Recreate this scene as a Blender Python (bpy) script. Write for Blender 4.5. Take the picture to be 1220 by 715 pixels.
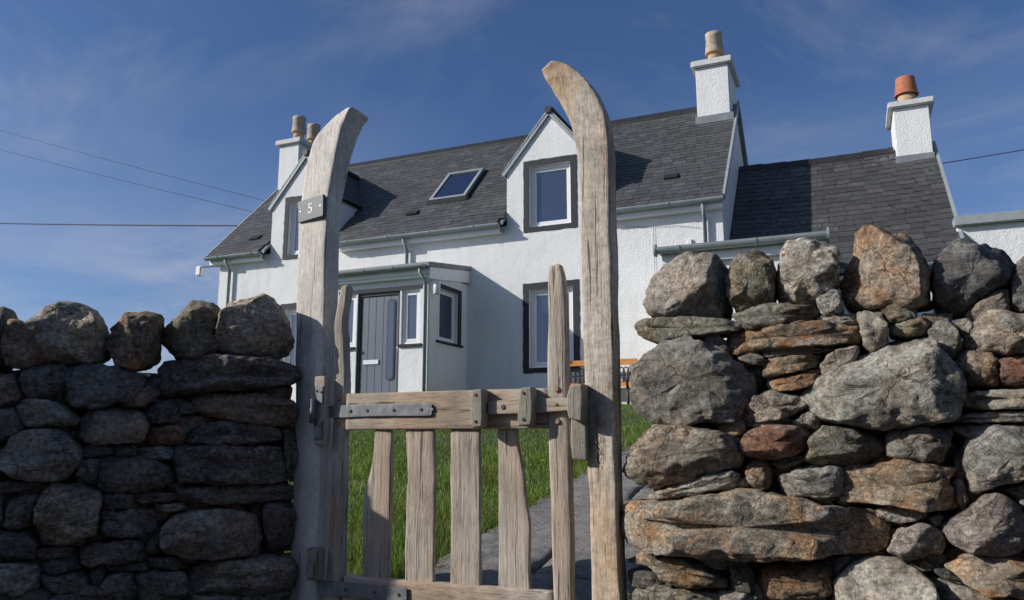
import bpy, bmesh, math, random
from mathutils import Vector, Matrix, noise
import numpy as np

for o in list(bpy.data.objects):
    bpy.data.objects.remove(o)
S = bpy.context.scene
COL = S.collection
rad = math.radians
CH = 0.78                       # camera height above the ground at the gate

# ------------------------------------------------------------------ camera
cam = bpy.data.cameras.new('camera')
cam.sensor_width = 36.0
cam.lens = 930.0 / 1220.0 * 36.0
cam.clip_start = 0.05
cam.clip_end = 2000
camo = bpy.data.objects.new('camera', cam)
COL.objects.link(camo)
camo.location = (0, 0, CH)
camo.rotation_euler = (rad(90 + 10.031), 0, rad(23.617))
S.camera = camo

# ------------------------------------------------------------------ sky + sun
SUNDIR = Vector((1.65, 1.0, -0.97)).normalized()       # direction the light travels
SUN_EL = math.asin(-SUNDIR.z)
SUN_AZ = math.atan2(-SUNDIR.x, -SUNDIR.y)              # measured from +Y towards +X
world = bpy.data.worlds.new('World')
S.world = world
world.use_nodes = True
wn, wl = world.node_tree.nodes, world.node_tree.links
wn.clear()
wout = wn.new('ShaderNodeOutputWorld')
bg = wn.new('ShaderNodeBackground')
sky = wn.new('ShaderNodeTexSky')
sky.sky_type = 'NISHITA'
sky.sun_disc = False
sky.sun_elevation = SUN_EL
sky.sun_rotation = SUN_AZ
sky.altitude = 20
sky.air_density = 0.75
sky.dust_density = 1.5
sky.ozone_density = 8.0
bg.inputs['Strength'].default_value = 0.1
# thin wind-drawn cirrus
tc = wn.new('ShaderNodeTexCoord')
sep = wn.new('ShaderNodeSeparateXYZ')
wl.new(tc.outputs['Generated'], sep.inputs[0])
def wmath(op, a, b=None):
    n = wn.new('ShaderNodeMath'); n.operation = op
    for i, v in enumerate((a, b)):
        if v is None: continue
        if isinstance(v, (int, float)): n.inputs[i].default_value = v
        else: wl.new(v, n.inputs[i])
    return n.outputs[0]
zz = wmath('MAXIMUM', wmath('ADD', sep.outputs[2], 0.25), 0.08)
comb = wn.new('ShaderNodeCombineXYZ')
wl.new(wmath('DIVIDE', sep.outputs[0], zz), comb.inputs[0])
wl.new(wmath('DIVIDE', sep.outputs[1], zz), comb.inputs[1])
mp = wn.new('ShaderNodeMapping')
mp.inputs['Rotation'].default_value = (0, 0, rad(28))
mp.inputs['Scale'].default_value = (0.8, 1.35, 1)
mp.inputs['Location'].default_value = (6.3, 1.05, 0)
wl.new(comb.outputs[0], mp.inputs['Vector'])
def wnoise(scale, detail, rough, dist):
    n = wn.new('ShaderNodeTexNoise')
    n.inputs['Scale'].default_value = scale; n.inputs['Detail'].default_value = detail
    n.inputs['Roughness'].default_value = rough; n.inputs['Distortion'].default_value = dist
    wl.new(mp.outputs[0], n.inputs['Vector']); return n.outputs['Fac']
def wramp(fac, p0, p1, v):
    r = wn.new('ShaderNodeValToRGB'); e = r.color_ramp.elements
    e[0].position = p0; e[0].color = (0, 0, 0, 1); e[1].position = p1; e[1].color = (v, v, v, 1)
    wl.new(fac, r.inputs[0]); return r.outputs[0]
veil = wramp(wnoise(0.6, 5, 0.55, 0.3), 0.42, 0.72, 0.8)       # broad thin veil
puff = wramp(wnoise(1.9, 8, 0.62, 0.6), 0.47, 0.78, 0.6)        # wispy texture inside it
cl = wmath('MULTIPLY', veil, wmath('ADD', wmath('MULTIPLY', puff, 1.5), 0.04))
lowz = wmath('MULTIPLY', wmath('MAXIMUM', wmath('SUBTRACT', 0.42, sep.outputs[2]), 0.0), 1.5)     # milky layer low in the sky all round
cl = wmath('ADD', cl, wmath('MULTIPLY', lowz, wramp(wnoise(1.1, 6, 0.6, 0.4), 0.30, 0.72, 1.0)))
mixc = wn.new('ShaderNodeMixRGB')
mixc.inputs[2].default_value = (5.6, 5.6, 5.9, 1)
wl.new(wmath('MINIMUM', cl, 0.85), mixc.inputs[0])
wl.new(sky.outputs[0], mixc.inputs[1])
wl.new(mixc.outputs[0], bg.inputs['Color'])
wl.new(bg.outputs[0], wout.inputs[0])

sun = bpy.data.lights.new('sun', 'SUN')
sun.energy = 4.0
sun.angle = rad(0.53)
sun.color = (1.0, 0.955, 0.89)
suno = bpy.data.objects.new('sun', sun)
suno.rotation_euler = SUNDIR.to_track_quat('-Z', 'Y').to_euler()
suno.location = (-20, -12, 20)
COL.objects.link(suno)

S.view_settings.view_transform = 'Standard'
S.view_settings.look = 'None'
S.view_settings.exposure = 0.17
S.view_settings.gamma = 1

# ------------------------------------------------------------------ helpers
def setp(o, label=None, cat=None, group=None, kind=None):
    if label: o['label'] = label
    if cat: o['category'] = cat
    if group: o['group'] = group
    if kind: o['kind'] = kind
    return o

def empty(name, loc, label, cat, group=None):
    o = bpy.data.objects.new(name, None)
    o.empty_display_size = 0.2
    o.location = loc
    COL.objects.link(o)
    return setp(o, label, cat, group)

ORG = {}
def wloc(o):
    v = Vector(o.location); p = o.parent
    while p is not None:
        v = v + Vector(p.location); p = p.parent
    return v

def link(name, me, mat, parent=None, origin=None):
    """me has world coordinates; the origin is moved to `origin` (or the box centre)"""
    if me.vertices:
        co = np.empty(len(me.vertices) * 3, dtype=np.float32)
        me.vertices.foreach_get('co', co)
        co = co.reshape(-1, 3)
        c = np.array(origin if origin is not None else (co.min(0) + co.max(0)) / 2, dtype=np.float32)
        me.vertices.foreach_set('co', (co - c).ravel())
        me.update()
    else:
        c = (0, 0, 0)
    o = bpy.data.objects.new(name, me)
    if mat and not me.materials: me.materials.append(mat)
    COL.objects.link(o)
    loc = Vector([float(v) for v in c])
    if parent is not None:
        o.parent = parent
        loc = loc - wloc(parent)
    o.location = loc
    return o

class MB:
    def __init__(self): self.v = []; self.f = []
    def quad(self, *p):
        n = len(self.v); self.v += [tuple(q) for q in p]; self.f.append(tuple(range(n, n + len(p)))); return self
    def box(self, x0, x1, y0, y1, z0, z1, M=None):
        n = len(self.v)
        p = [(x0,y0,z0),(x1,y0,z0),(x1,y1,z0),(x0,y1,z0),(x0,y0,z1),(x1,y0,z1),(x1,y1,z1),(x0,y1,z1)]
        if M is not None: p = [tuple(M @ Vector(q)) for q in p]
        self.v += p
        self.f += [tuple(n+i for i in q) for q in ((0,3,2,1),(4,5,6,7),(0,1,5,4),(1,2,6,5),(2,3,7,6),(3,0,4,7))]
        return self
    def tube(self, pts, r, n=8, cap=True):
        pts = [Vector(p) for p in pts]
        rs = r if isinstance(r, (list, tuple)) else [r] * len(pts)
        b = len(self.v)
        for i, p in enumerate(pts):
            t = (pts[min(i+1, len(pts)-1)] - pts[max(i-1, 0)]).normalized()
            a = Vector((0,0,1)) if abs(t.z) < 0.9 else Vector((1,0,0))
            u = t.cross(a).normalized(); w = t.cross(u)
            for k in range(n):
                q = p + (u*math.cos(2*math.pi*k/n) + w*math.sin(2*math.pi*k/n)) * rs[i]
                self.v.append(tuple(q))
        for i in range(len(pts)-1):
            for k in range(n):
                a0 = b+i*n+k; a1 = b+i*n+(k+1)%n
                self.f.append((a0, a1, a1+n, a0+n))
        if cap:
            self.f.append(tuple(b+k for k in range(n))[::-1])
            self.f.append(tuple(b+(len(pts)-1)*n+k for k in range(n)))
        return self
    def lathe(self, prof, cx, cy, n=20, cap=True):
        b = len(self.v)
        for r, z in prof:
            for k in range(n):
                a = 2*math.pi*k/n
                self.v.append((cx+r*math.cos(a), cy+r*math.sin(a), z))
        for i in range(len(prof)-1):
            for k in range(n):
                a0 = b+i*n+k; a1 = b+i*n+(k+1)%n
                self.f.append((a0, a1, a1+n, a0+n))
        if cap:
            self.f.append(tuple(b+k for k in range(n))[::-1])
            self.f.append(tuple(b+(len(prof)-1)*n+k for k in range(n)))
        return self
    def prism_x(self, poly_yz, x0, x1):
        n = len(self.v); m = len(poly_yz)
        self.v += [(x0, y, z) for y, z in poly_yz] + [(x1, y, z) for y, z in poly_yz]
        self.f.append(tuple(n+i for i in range(m))); self.f.append(tuple(n+m+i for i in range(m))[::-1])
        for i in range(m):
            j = (i+1) % m
            self.f.append((n+i, n+m+i, n+m+j, n+j))
        return self
    def prism_y(self, poly_xz, y0, y1):
        n = len(self.v); m = len(poly_xz)
        self.v += [(x, y0, z) for x, z in poly_xz] + [(x, y1, z) for x, z in poly_xz]
        self.f.append(tuple(n+i for i in range(m))[::-1]); self.f.append(tuple(n+m+i for i in range(m)))
        for i in range(m):
            j = (i+1) % m
            self.f.append((n+i, n+j, n+m+j, n+m+i))
        return self
    def mesh(self, name, bevel=0, smooth=False, recalc=True):
        me = bpy.data.meshes.new(name)
        me.from_pydata(self.v, [], self.f)
        if bevel or recalc:
            bm = bmesh.new(); bm.from_mesh(me)
            bmesh.ops.recalc_face_normals(bm, faces=bm.faces)
            if bevel:
                bmesh.ops.bevel(bm, geom=list(bm.edges), offset=bevel, segments=2, affect='EDGES', clamp_overlap=True)
            bm.to_mesh(me); bm.free()
        if smooth:
            me.polygons.foreach_set('use_smooth', [True]*len(me.polygons))
        me.update()
        return me
    def build(self, name, mat, parent=None, bevel=0, smooth=False, origin=None):
        return link(name, self.mesh(name, bevel, smooth), mat, parent, origin)

# ------------------------------------------------------------------ materials
def mat(name):
    m = bpy.data.materials.new(name); m.use_nodes = True
    nt = m.node_tree; b = nt.nodes['Principled BSDF']
    return m, nt, b
class NT:
    def __init__(s, nt): s.nt = nt; s.n = nt.nodes; s.l = nt.links
    def node(s, t, **k):
        n = s.n.new(t)
        for a, v in k.items(): setattr(n, a, v)
        return n
    def coord(s, out='Object', scale=(1,1,1), randloc=False):
        t = s.node('ShaderNodeTexCoord'); m = s.node('ShaderNodeMapping')
        m.inputs['Scale'].default_value = scale
        s.l.new(t.outputs[out], m.inputs['Vector'])
        if randloc:
            oi = s.node('ShaderNodeObjectInfo'); mu = s.node('ShaderNodeMath', operation='MULTIPLY')
            mu.inputs[1].default_value = 37.0
            s.l.new(oi.outputs['Random'], mu.inputs[0])
            cb = s.node('ShaderNodeCombineXYZ')
            for i in range(3): s.l.new(mu.outputs[0], cb.inputs[i])
            s.l.new(cb.outputs[0], m.inputs['Location'])
        return m.outputs[0]
    def noise(s, vec, scale, detail=5, rough=0.6, dist=0.0):
        n = s.node('ShaderNodeTexNoise')
        n.inputs['Scale'].default_value = scale; n.inputs['Detail'].default_value = detail
        n.inputs['Roughness'].default_value = rough; n.inputs['Distortion'].default_value = dist
        s.l.new(vec, n.inputs['Vector']); return n.outputs['Fac']
    def voro(s, vec, scale, feature='F1', out='Distance'):
        n = s.node('ShaderNodeTexVoronoi', feature=feature)
        n.inputs['Scale'].default_value = scale; s.l.new(vec, n.inputs['Vector']); return n.outputs[out]
    def ramp(s, fac, stops):
        r = s.node('ShaderNodeValToRGB'); e = r.color_ramp.elements
        while len(e) < len(stops): e.new(0.5)
        for i, (p, c) in enumerate(stops):
            e[i].position = p; e[i].color = (c if len(c) == 4 else (*c, 1)) if isinstance(c, tuple) else (c, c, c, 1)
        s.l.new(fac, r.inputs[0]); return r.outputs[0]
    def mix(s, fac, a, b, mode='MIX'):
        m = s.node('ShaderNodeMixRGB', blend_type=mode)
        for i, v in ((0, fac), (1, a), (2, b)):
            if isinstance(v, (int, float)): m.inputs[i].default_value = v
            elif isinstance(v, tuple): m.inputs[i].default_value = (*v[:3], 1)
            else: s.l.new(v, m.inputs[i])
        return m.outputs[0]
    def math(s, op, a, b=0.0):
        m = s.node('ShaderNodeMath', operation=op)
        for i, v in ((0, a), (1, b)):
            if isinstance(v, (int, float)): m.inputs[i].default_value = v
            else: s.l.new(v, m.inputs[i])
        return m.outputs[0]
    def bump(s, h, strength=0.5, dist=0.01, normal=None):
        b = s.node('ShaderNodeBump'); b.inputs['Strength'].default_value = strength; b.inputs['Distance'].default_value = dist
        s.l.new(h, b.inputs['Height'])
        if normal is not None: s.l.new(normal, b.inputs['Normal'])
        return b.outputs[0]

def plain(name, col, rough=0.6, var=0.15, scale=6, bumpd=0.0, metallic=0.0, spec=0.5, bscale=None):
    m, nt, b = mat(name); N = NT(nt)
    v = N.coord('Object')
    f = N.noise(v, scale, 5, 0.65)
    lo = tuple(c*(1-var) for c in col); hi = tuple(min(1, c*(1+var)) for c in col)
    nt.links.new(N.ramp(f, [(0.3, lo), (0.7, hi)]), b.inputs['Base Color'])
    b.inputs['Roughness'].default_value = rough; b.inputs['Metallic'].default_value = metallic
    b.inputs['Specular IOR Level'].default_value = spec
    if bumpd:
        nt.links.new(N.bump(N.noise(v, bscale or scale*6, 4), 0.6, bumpd), b.inputs['Normal'])
    return m

def stone_mat():
    m, nt, b = mat('gneiss'); N = NT(nt)
    v = N.coord('Object', randloc=True)
    oi = N.node('ShaderNodeObjectInfo')
    col = oi.outputs['Color']
    big = N.noise(v, 5, 5, 0.6, 0.4)
    c = N.mix(1.0, col, N.ramp(big, [(0.25, 0.5), (0.5, 1.0), (0.75, 1.55)]), 'MULTIPLY')
    md = N.noise(v, 46, 4, 0.7, 0.3)
    c = N.mix(1.0, c, N.ramp(md, [(0.28, 0.40), (0.48, 1.0), (0.72, 1.75)]), 'MULTIPLY')
    vb = N.coord('Object', scale=(0.35, 0.5, 1.5), randloc=True)
    band = N.noise(vb, 26, 4, 0.55, 1.2)
    rnd2 = N.math('FRACT', N.math('MULTIPLY', oi.outputs['Random'], 91.7))
    rnd3 = N.math('FRACT', N.math('MULTIPLY', oi.outputs['Random'], 53.3))
    c = N.mix(N.math('MULTIPLY', rnd2, 1.0), c, N.ramp(band, [(0.35, 0.55), (0.5, 1.0), (0.66, 1.4)]), 'MULTIPLY')
    sp = N.noise(v, 140, 3, 0.7)
    c = N.mix(N.math('ADD', N.math('MULTIPLY', rnd3, 0.75), 0.2), c, N.ramp(sp, [(0.30, 0.35), (0.5, 1.0), (0.68, 1.75)]), 'MULTIPLY')
    # dark mineral flecks
    fl = N.noise(v, 70, 2, 0.5)
    # fracture lines
    dst = N.noise(v, 9, 4, 0.6)
    vv = N.node('ShaderNodeVectorMath', operation='ADD'); nt.links.new(v, vv.inputs[0])
    sc_ = N.node('ShaderNodeVectorMath', operation='SCALE'); sc_.inputs['Scale'].default_value = 0.14
    cbn = N.node('ShaderNodeCombineXYZ'); nt.links.new(dst, cbn.inputs[0]); nt.links.new(N.noise(v, 13, 4, 0.6), cbn.inputs[2])
    nt.links.new(cbn.outputs[0], sc_.inputs[0]); nt.links.new(sc_.outputs[0], vv.inputs[1])
    crk = N.voro(vv.outputs[0], 6.5, 'DISTANCE_TO_EDGE')
    ckm = N.math('MULTIPLY', N.ramp(crk, [(0.0, 1.0), (0.022, 0.0)]), N.ramp(N.noise(v, 3.5, 2, 0.5), [(0.44, 0.0), (0.56, 1.0)]))
    c = N.mix(N.math('MULTIPLY', ckm, 0.7), c, (0.03, 0.03, 0.028))
    c = N.mix(N.math('MULTIPLY', N.ramp(fl, [(0.60, 0.0), (0.66, 1.0)]), 0.55), c, (0.05, 0.05, 0.05))
    # rust stain, strength from the object's alpha
    rs = N.noise(v, 7, 5, 0.65, 0.6)
    rf = N.math('MULTIPLY', N.ramp(rs, [(0.46, 0.0), (0.60, 1.0)]), oi.outputs['Alpha'])
    c = N.mix(N.math('MULTIPLY', rf, 0.8), c, N.mix(1.0, c, (1.38, 0.84, 0.46), 'MULTIPLY'))
    # pale crustose lichen
    lv = N.noise(v, 22, 4, 0.7, 0.3)
    ls = N.noise(v, 4, 3, 0.5)
    lf = N.math('MULTIPLY', N.ramp(lv, [(0.58, 0.0), (0.64, 1.0)]), N.ramp(ls, [(0.42, 0.0), (0.54, 1.0)]))
    c = N.mix(N.math('MULTIPLY', lf, 0.75), c, (0.40, 0.41, 0.37))
    # dark lichen
    lf2 = N.ramp(N.noise(v, 13, 5, 0.7, 0.8), [(0.60, 0.0), (0.70, 0.75)])
    c = N.mix(lf2, c, (0.035, 0.036, 0.033))
    nt.links.new(c, b.inputs['Base Color'])
    b.inputs['Roughness'].default_value = 0.88
    b.inputs['Specular IOR Level'].default_value = 0.3
    n1 = N.bump(N.noise(v, 30, 7, 0.75), 1.0, 0.016)
    n2 = N.bump(N.noise(v, 150, 4, 0.7), 0.9, 0.005, n1)
    n3 = N.bump(N.math('SUBTRACT', band, ckm), 0.8, 0.006, n2)
    nt.links.new(n3, b.inputs['Normal'])
    return m
M_STONE = stone_mat()
M_RUBBLE = plain('rubble', (0.06, 0.058, 0.055), 0.95, 0.5, 25, 0.01)

def wood_mat(name, c1, c2, dark=(0.10, 0.085, 0.07), warm=None, mottled=0.0, axis='z'):
    m, nt, b = mat(name); N = NT(nt)
    sc = {'z': (1, 1, 0.06), 'x': (0.06, 1, 1)}[axis]
    v = N.coord('Object', scale=sc, randloc=True)
    vo = N.coord('Object', randloc=True)
    g = N.noise(v, 55, 7, 0.72, 1.1)
    c = N.ramp(g, [(0.25, dark), (0.42, c2), (0.6, c1), (0.8, tuple(min(1, x*1.2) for x in c1))])
    big = N.noise(vo, 3.5, 4, 0.6)
    c = N.mix(0.8, c, N.ramp(big, [(0.3, 0.72), (0.7, 1.22)]), 'MULTIPLY')
    if warm:
        w = N.noise(N.coord('Object', scale=(1, 1, 0.35), randloc=True), 3.2, 3, 0.5)
        c = N.mix(N.ramp(w, [(0.45, 0.0), (0.62, 0.8)]), c, N.mix(1.0, c, warm, 'MULTIPLY'))
    if mottled:
        mo = N.noise(vo, 34, 6, 0.75)
        c = N.mix(mottled, c, N.ramp(mo, [(0.32, 0.45), (0.5, 1.0), (0.68, 1.45)]), 'MULTIPLY')
        li = N.ramp(N.noise(vo, 60, 3, 0.7), [(0.64, 0.0), (0.70, 0.6)])
        c = N.mix(li, c, (0.42, 0.42, 0.38))
    vf = N.coord('Object', scale={'z': (1, 1, 0.16), 'x': (0.16, 1, 1)}[axis], randloc=True)
    fl = N.noise(vf, 150, 4, 0.7, 0.4)
    c = N.mix(0.85, c, N.ramp(fl, [(0.28, 0.42), (0.42, 0.96), (0.62, 1.08), (0.75, 1.3)]), 'MULTIPLY')
    vc = N.coord('Object', scale={'z': (1, 1, 0.03), 'x': (0.03, 1, 1)}[axis], randloc=True)
    ck = N.noise(vc, 60, 3, 0.5, 0.6)
    crack = N.ramp(ck, [(0.30, 1.0), (0.36, 0.0)])
    c = N.mix(N.math('MULTIPLY', crack, 0.75), c, (0.05, 0.042, 0.035))
    nt.links.new(c, b.inputs['Base Color'])
    b.inputs['Roughness'].default_value = 0.8
    b.inputs['Specular IOR Level'].default_value = 0.3
    n1 = N.bump(g, 0.8, 0.006)
    n2 = N.bump(N.ramp(ck, [(0.30, 0.0), (0.38, 1.0)]), 0.8, 0.004, n1)
    n3 = N.bump(fl, 0.7, 0.003, n2)
    nt.links.new(n3, b.inputs['Normal'])
    return m
M_POST_R = wood_mat('weathered_oak', (0.50, 0.44, 0.365), (0.43, 0.375, 0.305), (0.26, 0.215, 0.165), warm=(1.0, 0.76, 0.54), mottled=0.7)
M_POST_L = wood_mat('silver_oak', (0.62, 0.58, 0.52), (0.56, 0.52, 0.465), (0.40, 0.37, 0.325), mottled=0.3)
M_OAK = wood_mat('gate_oak', (0.51, 0.450, 0.380), (0.38, 0.325, 0.268), (0.14, 0.11, 0.085), warm=(1.05, 0.92, 0.80))
M_OAKX = wood_mat('gate_oak_rail', (0.50, 0.44, 0.365), (0.39, 0.335, 0.27), (0.15, 0.12, 0.09), warm=(1.05, 0.86, 0.70), axis='x')
M_OAKG = wood_mat('grey_oak', (0.33, 0.30, 0.24), (0.26, 0.235, 0.19), (0.15, 0.13, 0.10), mottled=0.3)
M_STEEL = plain('galvanised', (0.20, 0.205, 0.215), 0.6, 0.4, 30, 0.0008, metallic=0.4)
M_BOLT = plain('bolt', (0.10, 0.09, 0.085), 0.5, 0.3, 60, metallic=0.6)
M_PEG = plain('peg', (0.30, 0.19, 0.11), 0.8, 0.3, 60)
M_CARVE = plain('carved_groove', (0.12, 0.09, 0.06), 0.9, 0.2, 60)

def harl_mat(name, col):
    m, nt, b = mat(name); N = NT(nt)
    v = N.coord('Object')
    f = N.noise(v, 1.3, 6, 0.65)
    c = N.ramp(f, [(0.3, tuple(x*0.93 for x in col)), (0.7, col)])
    vs = N.coord('Object', scale=(1, 1, 0.12))
    st = N.noise(vs, 6, 5, 0.65)
    c = N.mix(0.6, c, N.ramp(st, [(0.30, (0.87, 0.87, 0.85)), (0.50, (1, 1, 1))]), 'MULTIPLY')
    nt.links.new(c, b.inputs['Base Color'])
    b.inputs['Roughness'].default_value = 0.9
    b.inputs['Specular IOR Level'].default_value = 0.2
    h1 = N.noise(v, 34, 5, 0.7, 0.2)
    h2 = N.noise(v, 5, 3, 0.5)
    n1 = N.bump(h1, 0.75, 0.022)
    n2 = N.bump(h2, 0.5, 0.02, n1)
    nt.links.new(n2, b.inputs['Normal'])
    return m
M_HARL = harl_mat('white_harling', (0.82, 0.82, 0.80))
M_BAND = plain('navy_band', (0.022, 0.024, 0.032), 0.75, 0.5, 30, 0.01, bscale=40)
M_UPVC = plain('white_upvc', (0.78, 0.78, 0.77), 0.35, 0.03)
M_TRIM = plain('grey_trim', (0.30, 0.33, 0.335), 0.5, 0.12, 5)
M_GUT = plain('gutter_grey', (0.265, 0.305, 0.31), 0.42, 0.12, 4)
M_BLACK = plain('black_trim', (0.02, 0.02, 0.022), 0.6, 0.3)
M_LEAD = plain('lead', (0.20, 0.21, 0.225), 0.6, 0.25, 8, 0.004)
M_DOOR = plain('door_slate_blue', (0.105, 0.125, 0.155), 0.45, 0.06, 8)
M_SILVER = plain('brushed_steel', (0.62, 0.63, 0.65), 0.35, 0.05, metallic=0.6)
M_CAP = plain('cope_concrete', (0.60, 0.60, 0.58), 0.85, 0.15, 9, 0.01)
M_BUFF = plain('buff_clay', (0.47, 0.33, 0.205), 0.8, 0.25, 9, 0.004)
M_BUFFD = plain('weathered_clay', (0.42, 0.345, 0.265), 0.85, 0.3, 12, 0.004)
M_TERRA = plain('terracotta', (0.42, 0.15, 0.075), 0.8, 0.18, 9, 0.004)
M_LAMP = plain('white_lamp', (0.72, 0.72, 0.70), 0.4, 0.03)
M_CABLE = plain('cable', (0.02, 0.02, 0.022), 0.7, 0.1)
M_BENCHWOOD = plain('orange_teak', (0.55, 0.23, 0.055), 0.5, 0.2, 12)
M_BENCHSEAT = plain('pale_slat', (0.50, 0.47, 0.42), 0.7, 0.15, 12)
M_IRON = plain('black_iron', (0.02, 0.02, 0.022), 0.45, 0.2, metallic=0.3)

def glass_mat():
    m, nt, b = mat('window_glass'); N = NT(nt)
    b.inputs['Base Color'].default_value = (0.012, 0.017, 0.03, 1)
    b.inputs['Roughness'].default_value = 0.3
    gl = N.node('ShaderNodeBsdfGlossy'); gl.inputs['Roughness'].default_value = 0.02
    gl.inputs['Color'].default_value = (0.66, 0.78, 1.0, 1)
    fr = N.node('ShaderNodeFresnel'); fr.inputs['IOR'].default_value = 1.9
    v = N.coord('Object')
    nm = N.bump(N.noise(v, 1.5, 2), 0.06, 0.02)
    nt.links.new(nm, gl.inputs['Normal'])
    mx = N.node('ShaderNodeMixShader')
    nt.links.new(N.math('MINIMUM', N.math('ADD', fr.outputs[0], 0.03), 1.0), mx.inputs[0])
    nt.links.new(b.outputs[0], mx.inputs[1]); nt.links.new(gl.outputs[0], mx.inputs[2])
    nt.links.new(mx.outputs[0], nt.nodes['Material Output'].inputs['Surface'])
    return m
M_GLASS = glass_mat()

def slate_mat(name, base, lich=0.3):
    m, nt, b = mat(name); N = NT(nt)
    v = N.coord('Object', randloc=True)
    oi = N.node('ShaderNodeObjectInfo'); ge = N.node('ShaderNodeNewGeometry')
    rnd = N.math('FRACT', N.math('ADD', N.math('MULTIPLY', oi.outputs['Random'], 7.31), ge.outputs['Random Per Island']))
    c = N.ramp(rnd, [(0.0, tuple(x*0.78 for x in base)), (0.5, base), (0.88, tuple(x*1.16 for x in base)), (1.0, tuple(x*1.38 for x in base))])
    f = N.noise(v, 9, 5, 0.7)
    c = N.mix(0.7, c, N.ramp(f, [(0.3, 0.7), (0.7, 1.3)]), 'MULTIPLY')
    wv = N.node('ShaderNodeNewGeometry')
    mp2 = N.node('ShaderNodeMapping'); nt.links.new(wv.outputs['Position'], mp2.inputs['Vector'])
    l = N.math('MULTIPLY', N.ramp(N.noise(mp2.outputs[0], 14, 4, 0.7), [(0.55, 0.0), (0.66, 1.0)]),
               N.ramp(N.noise(mp2.outputs[0], 0.9, 3, 0.5), [(0.46, 0.0), (0.62, 1.0)]))
    c = N.mix(N.math('MULTIPLY', l, lich), c, (0.20, 0.205, 0.20))
    nt.links.new(c, b.inputs['Base Color'])
    b.inputs['Roughness'].default_value = 0.6
    b.inputs['Specular IOR Level'].default_value = 0.4
    nt.links.new(N.bump(N.noise(v, 40, 4, 0.7), 0.6, 0.004), b.inputs['Normal'])
    return m
M_SLATE = slate_mat('slate', (0.070, 0.0705, 0.071), 0.4)
M_SLATE2 = slate_mat('old_slate', (0.063, 0.062, 0.061), 0.9)
M_PLATE = plain('plate_slate', (0.05, 0.053, 0.06), 0.5, 0.15, 20)
M_WHITE = plain('white_paint', (0.72, 0.72, 0.70), 0.6, 0.05)

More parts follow.
